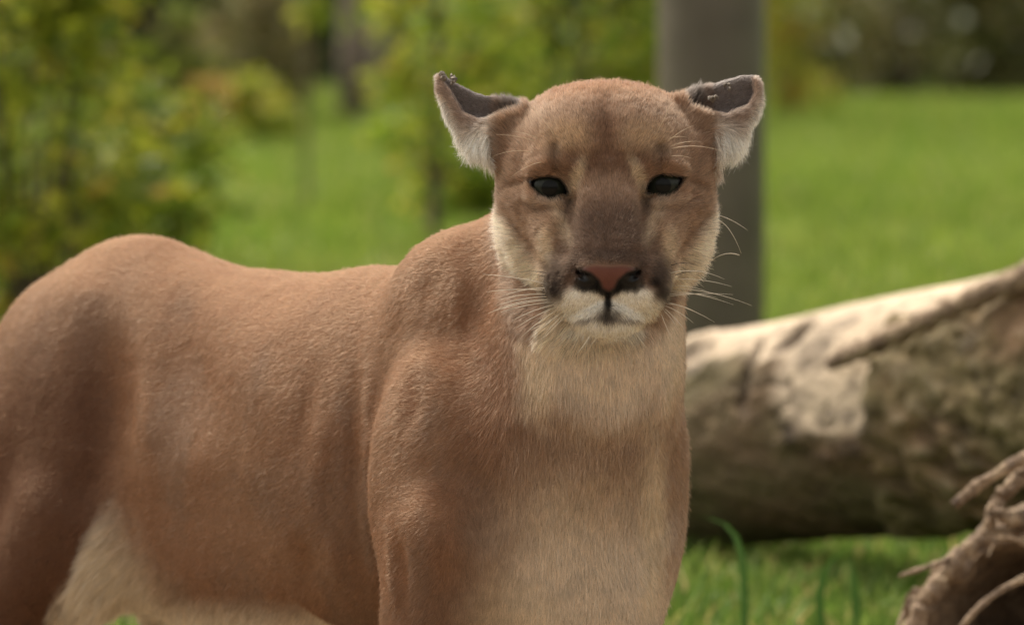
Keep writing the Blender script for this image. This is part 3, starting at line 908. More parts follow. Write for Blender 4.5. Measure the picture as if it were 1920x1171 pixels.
# ---- folds and hollows of the loose skin
def brush(V, N, pts, width, amp):
    x, y = to_px(V)
    g = polytaper(x, y, pts, width) * sstep(0.05, 0.45, N[:, 2]) * (V[:, 1] > -760)
    return V + N * (amp * g)[:, None]
BV = smooth_v(BV, BF, 2)
hd = (BV - HC)
is_head0 = hd[:, 1] + 0.9 * hd[:, 2] > -190
for pts, w_, a_ in [
        ([(178, 540), (200, 690), (195, 850), (140, 985)], 55, -55),      # hollow before the thigh
        ([(245, 600), (262, 720), (262, 860), (300, 980)], 34, 16),       # flank fold
        ([(360, 520), (345, 700), (350, 880)], 62, -28),
        ([(520, 560), (480, 700), (520, 860)], 60, 10),
        ([(430, 660), (420, 900), (500, 1060)], 45, -10),
        ([(672, 560), (668, 760), (662, 950), (680, 1100), (690, 1171)], 18, -9),
        ([(700, 540), (694, 760), (688, 950), (705, 1100), (718, 1171)], 15, 9),
        ([(742, 960), (765, 1171)], 14, -12), ([(728, 980), (745, 1171)], 9, 6),
        ([(640, 700), (590, 900), (600, 1060)], 22, 7), ([(600, 640), (555, 860)], 20, -7),
        ([(560, 980), (585, 1120)], 22, -9), ([(610, 960), (640, 1120)], 18, 8),
        ([(778, 680), (768, 820)], 20, -9), ([(800, 860), (790, 1040)], 40, 10),
        ([(868, 470), (858, 560), (866, 670)], 20, 9), ([(905, 520), (900, 640), (930, 740), (985, 800)], 30, -10),
        ([(820, 470), (790, 600)], 22, -10), ([(760, 540), (730, 680)], 22, -6),
        ([(920, 840), (900, 1000), (880, 1171)], 44, -16),               # arm / chest groove
        ([(1000, 760), (1080, 838), (1180, 830), (1260, 750)], 40, -4),  # under the throat ruff
        ([(1000, 640), (1040, 760), (1130, 800), (1230, 760), (1275, 650)], 26, 8),
        ([(1275, 640), (1262, 800), (1235, 960)], 16, -10),
        ([(1110, 880), (1100, 1171)], 40, -12)]:
    N_ = vnormals(BV, BF)
    new = brush(BV, N_, pts, w_, a_)
    BV = np.where(is_head0[:, None], BV, new)
N_ = vnormals(BV, BF)
body_w = (~is_head0).astype(float)
BV = BV + N_ * (body_w * (6 * fbm(BV, 150, 3) + 1.4 * fbm(BV * np.array([1, 0.45, 1]), 38, 9)))[:, None]
N_ = vnormals(BV, BF)
print('folds', time.time() - T0)

# ---- coat colours (the animal's markings, with some shade painted in)
C_TAWNY = np.array([0.405, 0.23, 0.13]); C_BACK = np.array([0.375, 0.185, 0.09]); C_TAN = np.array([0.48, 0.31, 0.19])
C_PALE = np.array([0.63, 0.47, 0.305]); C_CREAM = np.array([0.82, 0.69, 0.50]); C_WHITE = np.array([0.97, 0.93, 0.84])
C_GREY = np.array([0.235, 0.15, 0.105]); C_DARK = np.array([0.05, 0.033, 0.025]); C_BLACK = np.array([0.012, 0.010, 0.009])
C_RUST = np.array([0.36, 0.15, 0.065]); C_PINK = np.array([0.23, 0.105, 0.085])
def blob(x, y, cx, cy, rx, ry, soft=0.6):
    r = np.sqrt(((x - cx) / rx) ** 2 + ((y - cy) / ry) ** 2)
    return 1 - sstep(1 - soft, 1 + soft, r)
def mixc(C, c, m):
    m = np.clip(m, 0, 1)[:, None]
    return C * (1 - m) + np.asarray(c) * m
NOSE = [(-46, -112), (-26, -108), (0, -110), (26, -108), (46, -112), (49, -118), (34, -124), (19, -137), (12, -152), (0, -159), (-12, -152), (-19, -137), (-34, -124), (-49, -118)]
def head_local(P):
    l = P - HC
    return l[:, 0], l[:, 1], l[:, 2]
def head_weight(P):
    u, v, w = head_local(P)
    return sstep(-215, -165, v + 0.9 * w)
def ear_weight(P):
    u, v, w = head_local(P)
    side = np.where(u < 0, -u - 205, u - 190)
    return sstep(-18, 18, side) * sstep(60, 85, v) * (w > -150) * (w < 5)
def coat(P, N):
    """colour, length, lift for points on the skin"""
    n = len(P)
    x, y = to_px(P)
    u, v, w = head_local(P); au = np.abs(u)
    nz = fbm(P, 60, 21); nf = vnoise(P, 14, 5)
    st_ = fbm(P * np.array([1, 0.35, 1]), 30, 34)          # streaks along the hair
    xj, yj = x + 14 * nz + 4 * nf, y + 18 * fbm(P, 60, 33) + 26 * st_ + 4 * nf
    C = np.tile(C_TAWNY, (n, 1))
    C = mixc(C, C_TAN, 0.35 * sstep(-0.2, 0.5, fbm(P, 260, 71)))
    C = mixc(C, np.array([0.355, 0.235, 0.16]), 0.55 * sstep(-0.05, 0.45, fbm(P * np.array([1, 0.6, 1]), 110, 91, 4)))
    C = mixc(C, C_BACK, sstep(0.2, 0.9, N[:, 1]) * 0.8)
    C = mixc(C, np.array([0.235, 0.12, 0.066]), 0.92 * sstep(275, 150, x) * sstep(500, 780, y) * (P[:, 2] < -500))  # thigh and its hollow darkened: shade painted into the coat colour
    C = mixc(C, np.array([0.33, 0.165, 0.085]), 0.55 * blob(xj, yj, 770, 740, 22, 70))  # shoulder notch: crease shade put into the colour
    C = mixc(C, C_RUST, 0.35 * blob(xj, yj, 940, 760, 90, 140))
    front = sstep(-380, -230, P[:, 2]) * sstep(-0.05, 0.3, N[:, 2])
    # shoulder front, throat, chest
    C = mixc(C, C_TAN, 0.7 * front * blob(xj, yj, 1120, 820, 210, 260, 0.5))
    C = mixc(C, np.array([0.85, 0.72, 0.56]), front * blob(xj, yj, 1140, 655, 142, 150, 0.5))
    C = mixc(C, C_CREAM, 0.75 * front * blob(xj, yj, 1010, 690, 34, 80, 0.7))
    C = mixc(C, C_CREAM, 0.55 * front * blob(xj, yj, 1262, 660, 26, 90, 0.7))
    C = mixc(C, np.array([0.80, 0.67, 0.51]), front * blob(xj, yj, 1088, 1110, 170, 240, 0.6))
    C = mixc(C, C_CREAM, 0.7 * front * blob(xj, yj, 1222, 1000, 26, 200, 0.6))
    C = mixc(C, C_CREAM, 0.5 * front * blob(xj, yj, 950, 1160, 70, 70, 0.7))
    C = mixc(C, C_TAWNY, 0.12 * front * blob(xj, yj, 1120, 845, 110, 42, 0.6))
    # belly and groin
    fl = sstep(-60, 130, (yj - 985) - (xj - 243) * 1.45) * sstep(-10, 25, (xj - 250) + (yj - 850) * 0.52)
    low = (P[:, 2] < -480) & (P[:, 1] > -720)
    belly = np.maximum(fl * low, sstep(-560, -620, P[:, 1]) * low * (P[:, 0] > -830) * sstep(0.0, -0.5, N[:, 1]))
    C = mixc(C, np.array([0.88, 0.77, 0.60]), belly * 0.95)
    L = np.full(n, 12.5) + 48 * belly + 10 * front * blob(x, y, 1100, 900, 200, 300)
    L = L * (0.85 + 0.25 * nz)
    lift = np.full(n, 0.27)
    # head
    hw = head_weight(P)
    uj, vj = u + 3 * nf, v + 3 * vnoise(P, 12, 8)
    auj = np.abs(uj)
    D = np.tile(np.array([0.54, 0.375, 0.255]), (n, 1))
    D = mixc(D, C_BACK * 1.05, sstep(165, 225, vj + 14 * nz))
    D = mixc(D, C_TAWNY, 0.5 * blob(auj, vj, 175, 60, 60, 80, 0.6))
    D = mixc(D, C_PALE * 1.1, 0.8 * blob(auj, vj, 68, 122, 46, 34, 0.7))
    D = mixc(D, np.array([0.26, 0.12, 0.06]), 0.55 * blob(uj, vj, -6, 138, 26, 52, 0.8))
    D = mixc(D, np.array([0.30, 0.16, 0.09]), 0.7 * blob(auj, vj, 42, 82, 60, 22, 0.8))
    D = mixc(D, np.array([0.22, 0.135, 0.085]), 0.5 * blob(auj, vj, 98, 95, 13, 22, 0.9))
    # nasal bridge
    br = sstep(75, 45, auj) * sstep(100, 40, vj) * sstep(-110, -60, vj)
    D = mixc(D, C_GREY * 1.45, 0.75 * sstep(62, 40, auj + 0.15 * vj) * (0.45 * sstep(110, 60, vj) + 0.55 * sstep(40, -15, vj)))
    D = mixc(D, C_GREY * 0.8, 0.8 * blob(auj, vj, 25, -55, 62, 55, 0.6))
    D = mixc(D, C_GREY, 0.6 * blob(auj, vj, 70, -95, 32, 36, 0.7))
    D = mixc(D, C_CREAM, 0.75 * blob(auj + 0.35 * (vj - 50), vj, 56, 52, 11, 36, 0.7))
    # around the eyes
    D = mixc(D, np.array([0.60, 0.47, 0.36]), 0.85 * blob(auj, vj, 112, 8, 42, 15, 0.7))
    D = mixc(D, C_CREAM, 0.6 * blob(auj - 0.35 * vj, vj, 95, -30, 13, 34, 0.7))
    D = mixc(D, C_DARK * 1.6, 0.55 * blob(auj, vj, 70, 8, 8, 22, 0.9))
    D = mixc(D, C_TAN, 0.5 * blob(auj, vj, 125, -35, 40, 40, 0.7))
    D = mixc(D, C_CREAM, 0.7 * blob(auj, vj, 112, -72, 14, 34, 0.7))
    # pale cheek ruff
    ck = sstep(-8, 18, auj - (186 + 0.68 * (vj + 10))) * sstep(25, -25, vj)
    D = mixc(D, np.array([0.93, 0.82, 0.65]), 0.92 * ck)
    outl = np.interp(-v, [-20, 0, 60, 110, 140, 165, 200], [230, 212, 200, 178, 146, 112, 60])
    beyond = sstep(-4, 8, au - outl) * (v < 25) * (w < 70)
    D = mixc(D, C_TAWNY * 1.05, 0.8 * beyond)
    # muzzle
    D = mixc(D, C_CREAM, sstep(-165, -185, vj) * sstep(125, 105, auj) * (1 - 0.8 * beyond))
    D = mixc(D, np.array([0.22, 0.13, 0.085]), 0.6 * blob(auj, vj, 84, -140, 26, 32, 0.6))
    D = mixc(D, C_WHITE, blob(auj, vj, 44, -176, 44, 32, 0.35))
    D = mixc(D, C_DARK * 0.75, 0.98 * blob(auj + 0.12 * (vj + 145), vj, 97, -143, 19, 36, 0.6) * (0.75 + 0.35 * nf))
    D = mixc(D, C_DARK * 1.5, 0.5 * blob(auj, vj, 100, -112, 14, 20, 0.8))
    D = mixc(D, C_DARK * 2.2, 0.6 * blob(auj, vj, 62, -112, 12, 20, 0.8))
    D = mixc(D, C_GREY * 0.6, 0.8 * blob(uj, vj, 0, -92, 56, 11, 0.7))
    D = mixc(D, C_WHITE, 0.95 * blob(auj, vj, 0, -226, 66, 20, 0.4) * (w > 40))
    D = mixc(D, C_BLACK, 0.95 * blob(auj, vj, 0, -174, 6, 22, 0.6))
    D = mixc(D, C_DARK, 0.8 * blob(auj, vj, 0, -201, 17, 11, 0.7))
    D = mixc(D, C_DARK * 2, 0.55 * blob(auj, vj + 0.06 * auj, 30, -206, 40, 4, 0.8))
    D = mixc(D, C_BLACK, 0.95 * blob(auj, vj, 32, -140, 30, 18, 0.35))
    dn = sdpoly(u.astype(np.float32), v.astype(np.float32), NOSE)
    nose = sstep(2, -7, dn) * (w > 120)
    D = mixc(D, C_BLACK, 0.9 * sstep(14, 4, dn) * sstep(-108, -120, v) * (w > 110))
    D = mixc(D, C_PINK, nose)
    D = mixc(D, C_BLACK, 0.97 * (blob(au, v, 40, -137, 14, 9, 0.4) * (w > 110)))
    da = almond_d(u.astype(np.float32), v.astype(np.float32))
    ring = sstep(5.5, 1.0, da) * (w > 0)
    D = mixc(D, C_BLACK, ring)
    HL = 11.5 + 9 * ck * (1 - beyond) + 5 * sstep(150, 230, v) - 5 * sstep(-20, -90, v) * sstep(110, 60, au) + 6 * sstep(-180, -220, v) + 8 * sstep(60, 0, w)
    # ears
    ew = ear_weight(P)
    Ed = np.where(u < 0, sdpoly(u.astype(np.float32), v.astype(np.float32), EAR_L), sdpoly(u.astype(np.float32), v.astype(np.float32), EAR_R))
    Cd = np.where(u < 0, sdpoly(u.astype(np.float32), v.astype(np.float32), CUP_L), sdpoly(u.astype(np.float32), v.astype(np.float32), CUP_R))
    Ec = np.tile(np.array([0.52, 0.40, 0.32]), (n, 1))
    lower = sstep(168, 122, v + 0.25 * (au - 260))
    rim = sstep(-16, -3, Ed) * sstep(225, 190, v)
    Ec = mixc(Ec, C_WHITE, np.maximum(lower, 0.9 * rim) * (w > EAR_WC - 20))
    inside = sstep(3, -3, Cd) * (w < EAR_WC + ear_half(u) - 6)
    Ec = mixc(Ec, np.array([0.30, 0.255, 0.235]), inside)
    Ec = mixc(Ec, C_GREY, sstep(-EAR_WC + 15, -EAR_WC + 45, -w))
    base = sstep(215, 190, au)
    Ec = mixc(Ec, C_TAN, base * (1 - inside) * 0.8)
    fringe = np.maximum(lower, rim) * (Ed > -45) * (Cd > 6) * (w > EAR_WC - 30)
    D = mixc(D, Ec, ew)
    inE = (sstep(6, 0, Cd) * sstep(120, 160, au))
    D = mixc(D, np.array([0.28, 0.23, 0.20]), inE * (w > -150) * (1 - ew) * (w < EAR_WC + ear_half(u) - 4))
    HL = HL * (1 - ew) + ew * (11 - 4 * inside + (10 + 20 * lower) * fringe)
    lumc = (C @ np.array([0.3, 0.6, 0.1]))[:, None]
    C = C * 0.90 + lumc * 0.10
    lum = (D @ np.array([0.3, 0.6, 0.1]))[:, None]
    D = D * 0.88 + lum * 0.12
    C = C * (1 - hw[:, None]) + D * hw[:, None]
    L = L * (1 - hw) + HL * hw
    lift = lift * (1 - hw) + hw * (0.42 + 0.15 * fringe * ew)
    bare = np.maximum.reduce([sstep(3.0, 0.5, da) * (w > 0), sstep(2, -1, dn) * (w > 120), blob(au, v, 40, -137, 16, 10, 0.3) * (w > 110)]) * hw
    C = np.clip(C, 0.001, 1) ** 1.4 * 0.98 * (1 + 0.08 * nz + 0.05 * nf)[:, None]
    return C, L, lift, bare, ew, fringe * ew * hw, hw

def flow(P, N, ew, fringe, hw):
    n = len(P)
    k = sstep(-420, -180, P[:, 2])[:, None]
    back = -(np.array([AF[0], 0, AF[1]]) * (1 - k) + np.array([AC[0], 0, AC[1]]) * k)
    d = back + np.array([0, -0.55, 0])
    fr = (sstep(-380, -200, P[:, 2]) * sstep(0.2, 0.7, N[:, 2]) * sstep(-120, 20, P[:, 0]))[:, None]
    d = d * (1 - fr) + np.array([0, -1.0, 0.1]) * fr
    lg = sstep(-480, -700, P[:, 1])[:, None]
    d = d * (1 - lg) + np.array([-0.2, -1.0, 0]) * lg
    h = P - (HC + np.array([0, -112, 215]))
    h = h / (np.linalg.norm(h, axis=1)[:, None] + 1e-6)
    h[:, 1] -= 0.18 * sstep(40, -80, P[:, 1] - HC[1])
    d = d * (1 - hw[:, None]) + h * hw[:, None]
    sgn = np.sign(P[:, 0] - HC[0])
    e1 = np.stack([sgn * 0.9, np.full(n, 0.45), np.zeros(n)], 1)
    e2 = np.stack([sgn * 0.25, np.full(n, -0.95), np.full(n, 0.15)], 1)
    e = e1 * (1 - fringe[:, None]) + e2 * fringe[:, None]
    d = d * (1 - ew[:, None]) + e * ew[:, None]
    return d

# ---- one continuous skin, finer where the face is
bm = refine_head(BV, BF)
me = bpy.data.meshes.new('cougar')
bm.to_mesh(me); bm.free()
nv = len(me.vertices)
SV = np.empty(nv * 3, np.float32); me.vertices.foreach_get('co', SV); SV = SV.reshape(-1, 3).astype(np.float64)
# pull the refined face onto the implicit surface
fl_ = (SV - HC)
m_ = (fl_[:, 2] > 15) & (np.abs(fl_[:, 0]) < 155) & (fl_[:, 1] > -225) & (fl_[:, 1] < 120)
ix = np.flatnonzero(m_)
for _ in range(2):
    p = SV[ix].astype(np.float32); d = sdf_pts(p); g = np.zeros(p.shape, np.float32)
    for c in range(3):
        q = p.copy(); q[:, c] += 1.0
        g[:, c] = sdf_pts(q) - d
    g /= np.linalg.norm(g, axis=1)[:, None] + 1e-6
    SV[ix] = SV[ix] - g * np.clip(d, -4, 4)[:, None] * 0.8
def tri_normals(V, T):
    N = np.zeros(V.shape); t_ = np.cross(V[T[:, 1]] - V[T[:, 0]], V[T[:, 2]] - V[T[:, 0]])
    for k in range(3):
        for c in range(3): N[:, c] += np.bincount(T[:, k], t_[:, c], len(V))
    return N / (np.linalg.norm(N, axis=1)[:, None] + 1e-9)
me.calc_loop_triangles()
TR = np.empty(len(me.loop_triangles) * 3, np.int32); me.loop_triangles.foreach_get('vertices', TR); TR = TR.reshape(-1, 3)
NS = tri_normals(SV, TR)
fl_ = SV - HC
fm = head_weight(SV) * sstep(-60, 0, fl_[:, 2]) * sstep(0.0, 0.35, NS[:, 2])
fm = fm * sstep(1.5, 6, almond_d(fl_[:, 0].astype(np.float32), fl_[:, 1].astype(np.float32)))
disp = np.zeros(nv)
for pts, w_, a_ in [
        ([(66, 18), (64, 46)], 12, -9), ([(74, 8), (77, -40), (84, -82)], 13, -9),
        ([(58, 72), (94, 84), (138, 72)], 13, 6), ([(97, 84), (98, 112)], 9, -6),
        ([(0, 96), (0, 205)], 15, -6), ([(34, 110), (42, 190)], 22, 4),
        ([(84, 8), (112, 6), (142, 22)], 8, 5), ([(90, -9), (122, -9), (152, 10)], 8, -4),
        ([(112, -40), (172, 10)], 28, 7), ([(188, -12), (150, -66), (122, -108)], 12, -8),
        ([(40, 20), (46, -70)], 13, 4), ([(0, 60), (0, -80)], 16, -4),
        ([(146, 52), (176, 40)], 9, -5), ([(104, 68), (140, 62)], 5, 3),
        ([(30, -205), (80, -192)], 6, -2), ([(214, 0), (203, -60), (181, -110), (149, -140), (115, -165)], 10, -9), ([(62, -118), (72, -140), (56, -158)], 8, -4)]:
    d_ = polydist(np.abs(fl_[:, 0]), fl_[:, 1], pts)
    disp += a_ * np.exp(-(d_ / w_) ** 2)
SV = SV + NS * (disp * fm)[:, None]
me.vertices.foreach_set('co', S2W(SV).astype(np.float32).ravel())
me.polygons.foreach_set('use_smooth', np.ones(len(me.polygons), dtype=bool))
me.update()
me.calc_loop_triangles()
nt = len(me.loop_triangles)
TR = np.empty(nt * 3, np.int32); me.loop_triangles.foreach_get('vertices', TR); TR = TR.reshape(-1, 3)
NS = np.zeros((nv, 3))
tn = np.cross(SV[TR[:, 1]] - SV[TR[:, 0]], SV[TR[:, 2]] - SV[TR[:, 0]])
for k in range(3):
    for c in range(3): NS[:, c] += np.bincount(TR[:, k], tn[:, c], nv)
NS /= np.linalg.norm(NS, axis=1)[:, None] + 1e-9
print('skin', nv, nt, time.time() - T0)

skin_m = mat_vcol('cougar_skin', 'col', 0.75, spec=0.25)
N_, L_ = skin_m.node_tree.nodes, skin_m.node_tree.links
ba = N_.new('ShaderNodeAttribute'); ba.attribute_name = 'bare'
mr = N_.new('ShaderNodeMapRange'); mr.inputs['To Min'].default_value = 0.8; mr.inputs['To Max'].default_value = 0.36
L_.new(ba.outputs['Fac'], mr.inputs['Value']); L_.new(mr.outputs[0], princ(skin_m).inputs['Roughness'])
vor = N_.new('ShaderNodeTexVoronoi'); vor.inputs['Scale'].default_value = 900
tc_ = N_.new('ShaderNodeTexCoord'); L_.new(tc_.outputs['Object'], vor.inputs['Vector'])
bp = N_.new('ShaderNodeBump'); bp.inputs['Strength'].default_value = 0.35; bp.inputs['Distance'].default_value = 0.0006
L_.new(vor.outputs['Distance'], bp.inputs['Height']); L_.new(bp.outputs[0], princ(skin_m).inputs['Normal'])
me.materials.append(skin_m)
root = bpy.data.objects.new('cougar', me); COL.objects.link(root)
tag(root, 'tan cougar standing before the fallen log with ears flattened sideways', 'cougar')
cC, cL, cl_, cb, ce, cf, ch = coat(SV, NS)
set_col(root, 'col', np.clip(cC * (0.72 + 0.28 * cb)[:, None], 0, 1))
at = me.attributes.new('bare', 'FLOAT', 'POINT'); at.data.foreach_set('value', cb.astype(np.float32))

# ---- fur
def fur_material(name):
    m, N, L = new_mat(name)
    N.remove(N['Principled BSDF'])
    a = N.new('ShaderNodeAttribute'); a.attribute_name = 'fcol'
    hb = N.new('ShaderNodeBsdfHairPrincipled')
    hb.parametrization = 'COLOR'
    L.new(a.outputs['Color'], hb.inputs['Color'])
    hb.inputs['Roughness'].default_value = 0.5
    hb.inputs['Radial Roughness'].default_value = 0.7
    hb.inputs['Coat'].default_value = 0.0
    hb.inputs['IOR'].default_value = 1.5
    df = N.new('ShaderNodeBsdfDiffuse'); L.new(a.outputs['Color'], df.inputs['Color'])
    tr = N.new('ShaderNodeBsdfTranslucent'); L.new(a.outputs['Color'], tr.inputs['Color'])
    m0 = N.new('ShaderNodeMixShader'); m0.inputs[0].default_value = 0.25
    L.new(df.outputs[0], m0.inputs[1]); L.new(tr.outputs[0], m0.inputs[2])
    m1 = N.new('ShaderNodeMixShader'); m1.inputs[0].default_value = 0.35
    L.new(m0.outputs[0], m1.inputs[1]); L.new(hb.outputs[0], m1.inputs[2])
    L.new(m1.outputs[0], N['Material Output'].inputs['Surface'])
    return m
fur_m = fur_material('cougar_fur')

def hair_object(name, pts, rad, col, parent, mat):
    """pts (n,k,3) world, rad (n,k), col (n,3)"""
    n, k = pts.shape[:2]
    hc = bpy.data.hair_curves.new(name)
    hc.add_curves([k] * n)
    hc.attributes['position'].data.foreach_set('vector', pts.astype(np.float32).ravel())
    ra = hc.attributes.get('radius') or hc.attributes.new('radius', 'FLOAT', 'POINT')
    ra.data.foreach_set('value', rad.astype(np.float32).ravel())
    ca = hc.attributes.new('fcol', 'FLOAT_COLOR', 'CURVE')
    c4 = np.ones((n, 4), np.float32); c4[:, :3] = col
    ca.data.foreach_set('color', c4.ravel())
    hc.materials.append(mat)
    o = bpy.data.objects.new(name, hc); COL.objects.link(o); o.parent = parent
    return o

def grow(nh, weight, width, seed):
    rng = np.random.default_rng(seed)
    A = np.linalg.norm(tn, axis=1) * weight
    cdf = np.cumsum(A); cdf /= cdf[-1]
    t = np.searchsorted(cdf, rng.random(nh))
    r1, r2 = np.sqrt(rng.random(nh)), rng.random(nh)
    b = np.stack([1 - r1, r1 * (1 - r2), r1 * r2], 1)
    tri = TR[t]
    P = (SV[tri] * b[:, :, None]).sum(1)
    N = (NS[tri] * b[:, :, None]).sum(1); N /= np.linalg.norm(N, axis=1)[:, None] + 1e-9
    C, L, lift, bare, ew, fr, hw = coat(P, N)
    keep = (bare < 0.35)
    P, N, C, L, lift, ew, fr, hw = [q[keep] for q in (P, N, C, L, lift, ew, fr, hw)]
    nh = len(P)
    d = flow(P, N, ew, fr, hw)
    # tufting: neighbours lean together, most on the loose chest hair
    fr_ = (1 - hw) * sstep(-380, -200, P[:, 2]) * sstep(0.3, 0.8, N[:, 2]) * sstep(-60, 40, P[:, 0])
    amp = 0.30 + 0.25 * fr
    d = d + (np.stack([vnoise(P, 13, 40 + c) for c in range(3)], 1) * 0.6 + np.stack([vnoise(P, 70, 50 + c) for c in range(3)], 1) * 0.22) * amp[:, None] * (0.32 + 0.45 * hw + 0.45 * fr_)[:, None]
    d = d + rng.normal(0, 0.12, (nh, 3))
    T = d - N * (d * N).sum(1)[:, None]
    T /= np.linalg.norm(T, axis=1)[:, None] + 1e-6
    lf = lift * rng.uniform(0.6, 1.5, nh) * (1 + (0.15 + 0.25 * hw) * vnoise(P, 9, 79))
    L = L * rng.uniform(0.65, 1.2, nh)
    gh = rng.random(nh) < 0.05                 # guard hairs stand out of the coat
    L = np.where(gh, L * (1.5 - 0.3 * hw), L); lf = np.where(gh, lf * (1.7 - 0.5 * hw), lf)
    K = 4
    pts = np.empty((nh, K, 3)); pos = P - N * 1.0
    pts[:, 0] = pos
    for i in range(1, K):
        f = (i - 0.5) / (K - 1)
        a = lf * (1.25 - 0.95 * f)
        step = T * np.cos(a)[:, None] + N * np.sin(a)[:, None]
        step[:, 1] -= 0.10 * f
        pos = pos + step * (L / (K - 1))[:, None]
        pts[:, i] = pos
    prof = np.array([1.0, 0.95, 0.75, 0.2])
    W = width * rng.uniform(0.75, 1.25, nh)
    C = C * (1 + rng.normal(0, 1, nh) * (0.14 + 0.10 * hw) + 0.08 * vnoise(P, 6, 77) + 0.10 * vnoise(P, 15, 78))[:, None]
    dark = rng.random(nh) < 0.03 + 0.06 * hw
    C = np.where(dark[:, None], C * 0.5, C)
    return S2W(pts), W[:, None] * prof[None] * Q, np.clip(C, 0.004, 0.95)

tc = SV[TR].mean(1); tnn = tn / (np.linalg.norm(tn, axis=1)[:, None] + 1e-9)
twh = head_weight(tc)
face_cam = sstep(-0.45, 0.1, tnn[:, 2])
vis = (tc[:, 1] > -700)
w_head = twh * (0.25 + 0.75 * face_cam)
w_body = (1 - twh) * (0.10 + 0.90 * face_cam * vis) * (1 + 0.5 * sstep(-600, -200, tc[:, 2]))
FS = 1.0
a, b, c = grow(int(300000 * FS), w_head, 0.24, 101)
hair_object('face_fur', a, b, c, root, fur_m)
a, b, c = grow(int(800000 * FS), w_body, 0.26, 102)
hair_object('body_fur', a, b, c, root, fur_m)
print('fur', time.time() - T0)

# ---- eyes
def cap_mesh(name, r, ang, parent, mat, M, inner=0.0, seg=40, rings=10):
    V, F = [], []
    for i in range(rings + 1):
        t = inner + (ang - inner) * i / rings
        for j in range(seg):
            f = 2 * math.pi * j / seg
            V.append((r * math.sin(t) * math.cos(f), r * math.sin(t) * math.sin(f), r * math.cos(t)))
    for i in range(rings):
        for j in range(seg):
            F.append((i * seg + j, (i + 1) * seg + j, (i + 1) * seg + (j + 1) % seg, i * seg + (j + 1) % seg))
    if inner == 0.0:
        pass
    o = mesh_np(name, [M @ Vector(v) for v in V], F, parent, [mat])
    return o
ball_m, _, _ = new_mat('eyeball'); princ(ball_m).inputs['Base Color'].default_value = (0.012, 0.010, 0.009, 1); princ(ball_m).inputs['Roughness'].default_value = 0.12
iris_m = mat_noise('iris', (0.011, 0.013, 0.009), (0.021, 0.024, 0.016), 600, 0.2)
princ(iris_m).inputs['Specular IOR Level'].default_value = 0.2
pup_m, _, _ = new_mat('pupil'); princ(pup_m).inputs['Base Color'].default_value = (0.006, 0.006, 0.005, 1); princ(pup_m).inputs['Roughness'].default_value = 0.10; princ(pup_m).inputs['Specular IOR Level'].default_value = 0.12; princ(ball_m).inputs['Specular IOR Level'].default_value = 0.15
for e in EYES:
    c = Vector(S2W(e))
    fwd = (cam.location - c).normalized()
    rot = (fwd + Vector((0, 0, -0.03))).to_track_quat('Z', 'Y').to_matrix().to_4x4()
    M = Matrix.Translation(c) @ rot
    eb = cap_mesh('eye', 43 * Q, math.pi * 0.98, root, ball_m, M, 0.0, 40, 26)
    cap_mesh('iris', 43.5 * Q, math.radians(42), eb, iris_m, M, math.radians(0.5))
    cap_mesh('pupil', 44.0 * Q, math.radians(20), eb, pup_m, M, 0.0)

# ---- whiskers: (start u,v)->(end u,v), curl
wh_m, _, _ = new_mat('whisker'); princ(wh_m).inputs['Base Color'].default_value = (0.70, 0.62, 0.50, 1); princ(wh_m).inputs['Roughness'].default_value = 0.35
wt_m, _, _ = new_mat('brow_hair'); princ(wt_m).inputs['Base Color'].default_value = (0.55, 0.42, 0.28, 1); princ(wt_m).inputs['Roughness'].default_value = 0.4
wd_m, _, _ = new_mat('dark_whisker'); princ(wd_m).inputs['Base Color'].default_value = (0.03, 0.022, 0.018, 1); princ(wd_m).inputs['Roughness'].default_value = 0.35
WH = []   # pixel start, pixel end, sag px, out (forward at the tip), dark?
for a in [((1028, 533), (905, 514), -3), ((1030, 545), (912, 547), -4), ((1032, 552), (935, 562), -5), ((1034, 556), (930, 573), -5),
          ((1036, 560), (925, 582), -6), ((1038, 562), (915, 587), -6), ((1040, 566), (940, 585), -4), ((1044, 570), (960, 601), -4),
          ((1048, 574), (968, 614), -4), ((1052, 578), (975, 634), -5), ((1056, 584), (998, 632), -3), ((1058, 588), (1012, 640), -3),
          ((1062, 592), (1017, 637), -2), ((1030, 540), (950, 552), -4), ((1110, 622), (1082, 662), 3), ((1122, 626), (1104, 650), 2)]:
    WH.append((*a, 0))
for a in [((1255, 512), (1358, 523), -10), ((1258, 524), (1372, 537), -6), ((1256, 536), (1330, 548), -5), ((1258, 540), (1410, 573), -8),
          ((1254, 545), (1375, 571), -5), ((1250, 552), (1345, 558), -5), ((1248, 556), (1374, 552), -4), ((1248, 566), (1340, 604), -5),
          ((1246, 570), (1310, 588), -6), ((1244, 572), (1300, 605), -4), ((1243, 576), (1285, 620), -3), ((1242, 580), (1268, 612), -3),
          ((1238, 584), (1262, 640), 3), ((1186, 618), (1214, 652), 2), ((1194, 612), (1216, 634), 2), ((1180, 630), (1188, 668), 2)]:
    WH.append((*a, 0))
WH += [((1258, 497), (1316, 500), -6, 1), ((1260, 518), (1320, 508), -4, 1), ((1028, 512), (962, 512), -4, 1), ((1026, 520), (1000, 516), -2, 1)]
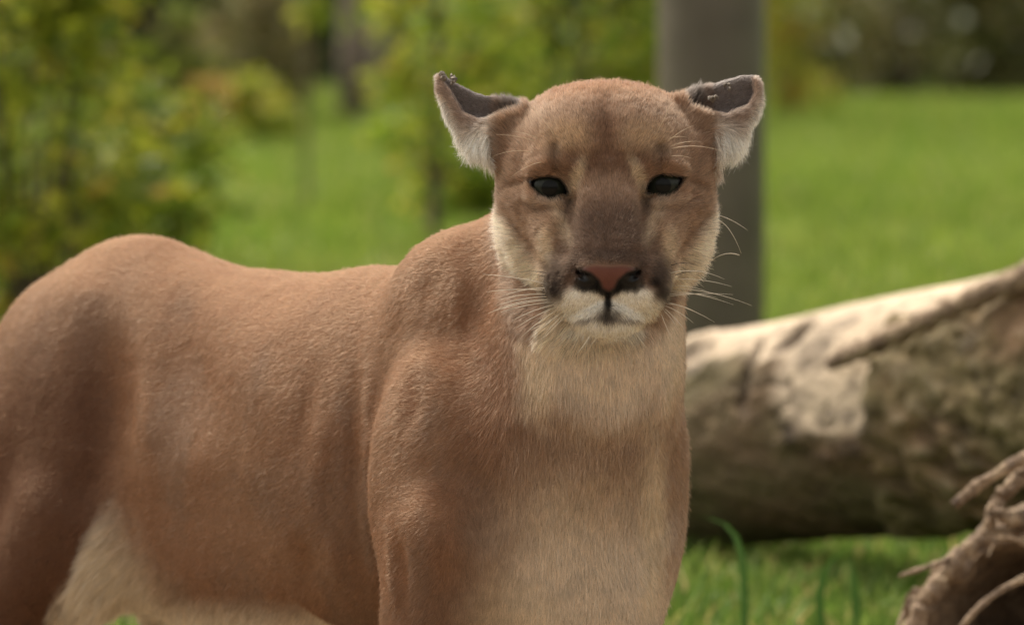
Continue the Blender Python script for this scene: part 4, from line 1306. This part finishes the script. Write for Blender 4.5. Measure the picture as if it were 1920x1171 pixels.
# cheek and brow hairs
WH += [((1342, 402), (1402, 432), -4, 0), ((1342, 412), (1390, 475), -16, 0), ((936, 445), (908, 482), -3, 0),
       ((1386, 478), (1318, 503), -14, 0)]
WB = [((1045, 262), (975, 188), -10), ((1008, 266), (930, 252), -3), ((1014, 262), (960, 246), -3), ((1000, 286), (922, 294), -7),
      ((1030, 303), (958, 332), -8), ((1232, 245), (1260, 186), 6), ((1248, 268), (1304, 234), -4), ((1254, 276), (1316, 266), -5),
      ((1254, 280), (1372, 292), -12), ((1252, 294), (1300, 298), -4), ((1250, 262), (1290, 258), -4)]
for a in WB: WH.append((*a, 2))
def skin_z(px, py):
    """height of the face under a pixel, by marching the implicit surface"""
    z = np.arange(330, -200, -2.0, dtype=np.float32)
    p = np.stack([(px - 960) * (1 - z / FPX), (585.5 - py) * (1 - z / FPX), z], 1)
    d = sdf_pts(p.astype(np.float32))
    hit = np.flatnonzero(d < 0)
    return float(z[hit[0]]) if len(hit) else -60.0
for (s, e, sag, kind) in WH:
    zs = skin_z(*s)
    ln = math.hypot(e[0] - s[0], e[1] - s[1])
    ze = zs - 0.10 * ln if kind != 2 else zs + 0.05 * ln
    a_, b_ = PX(*s, zs - 3), PX(*e, ze)
    t = np.linspace(0, 1, 9)
    pts = a_ + (b_ - a_) * t[:, None]
    pts[:, 1] += -sag * 4 * t * (1 - t) * 0.9
    pts[:, 2] += 0.12 * ln * 4 * t * (1 - t)
    r = (0.85 if kind == 0 else 0.75 if kind == 1 else 0.55) * (1 - 0.82 * t ** 1.3)
    V, F = tube(S2W(pts), r * Q, 5)
    mesh_np('whisker', V, F, root, [wd_m if kind == 1 else wh_m if kind == 0 else wt_m])
# burrs caught in the ear edges
burr_m = mat_noise('burr', tuple(lin(60, 52, 46)), tuple(lin(150, 140, 128)), 400, 0.9)
def burr(px, py, z, r, label, seed):
    o = empty('burr', S2W(PX(px, py, z)))
    rng = np.random.default_rng(seed)
    V, F = [], []
    for k in range(7):
        c = rng.normal(0, r * 0.5, 3); n0 = len(V)
        bmm = bmesh.new(); bmesh.ops.create_icosphere(bmm, subdivisions=2, radius=r * rng.uniform(0.35, 0.6))
        for v in bmm.verts: V.append(np.array(v.co) * (1 + 0.35 * rng.normal()) + c)
        for f in bmm.faces: F.append(tuple(n0 + v.index for v in f.verts))
        bmm.free()
    m = mesh_np('burr', np.array(V) * Q + np.array(o.location), F, None, [burr_m])
    bpy.data.objects.remove(o)
    tag(m, label, 'burr')
burr(829, 141, -55, 9, 'crumbly grey burr on the very tip of the cougar ear left of the pole', 1)
burr(848, 150, -55, 8, 'small pale burr just inside the tip of the cougar ear away from the pole', 2)
burr(1334, 183, -42, 8, 'dark burr low in the hollow of the cougar ear before the pole', 3)
burr(1367, 163, -50, 6, 'tiny burr high in the hollow of the cougar ear before the pole', 4)
print('cougar', time.time() - T0)
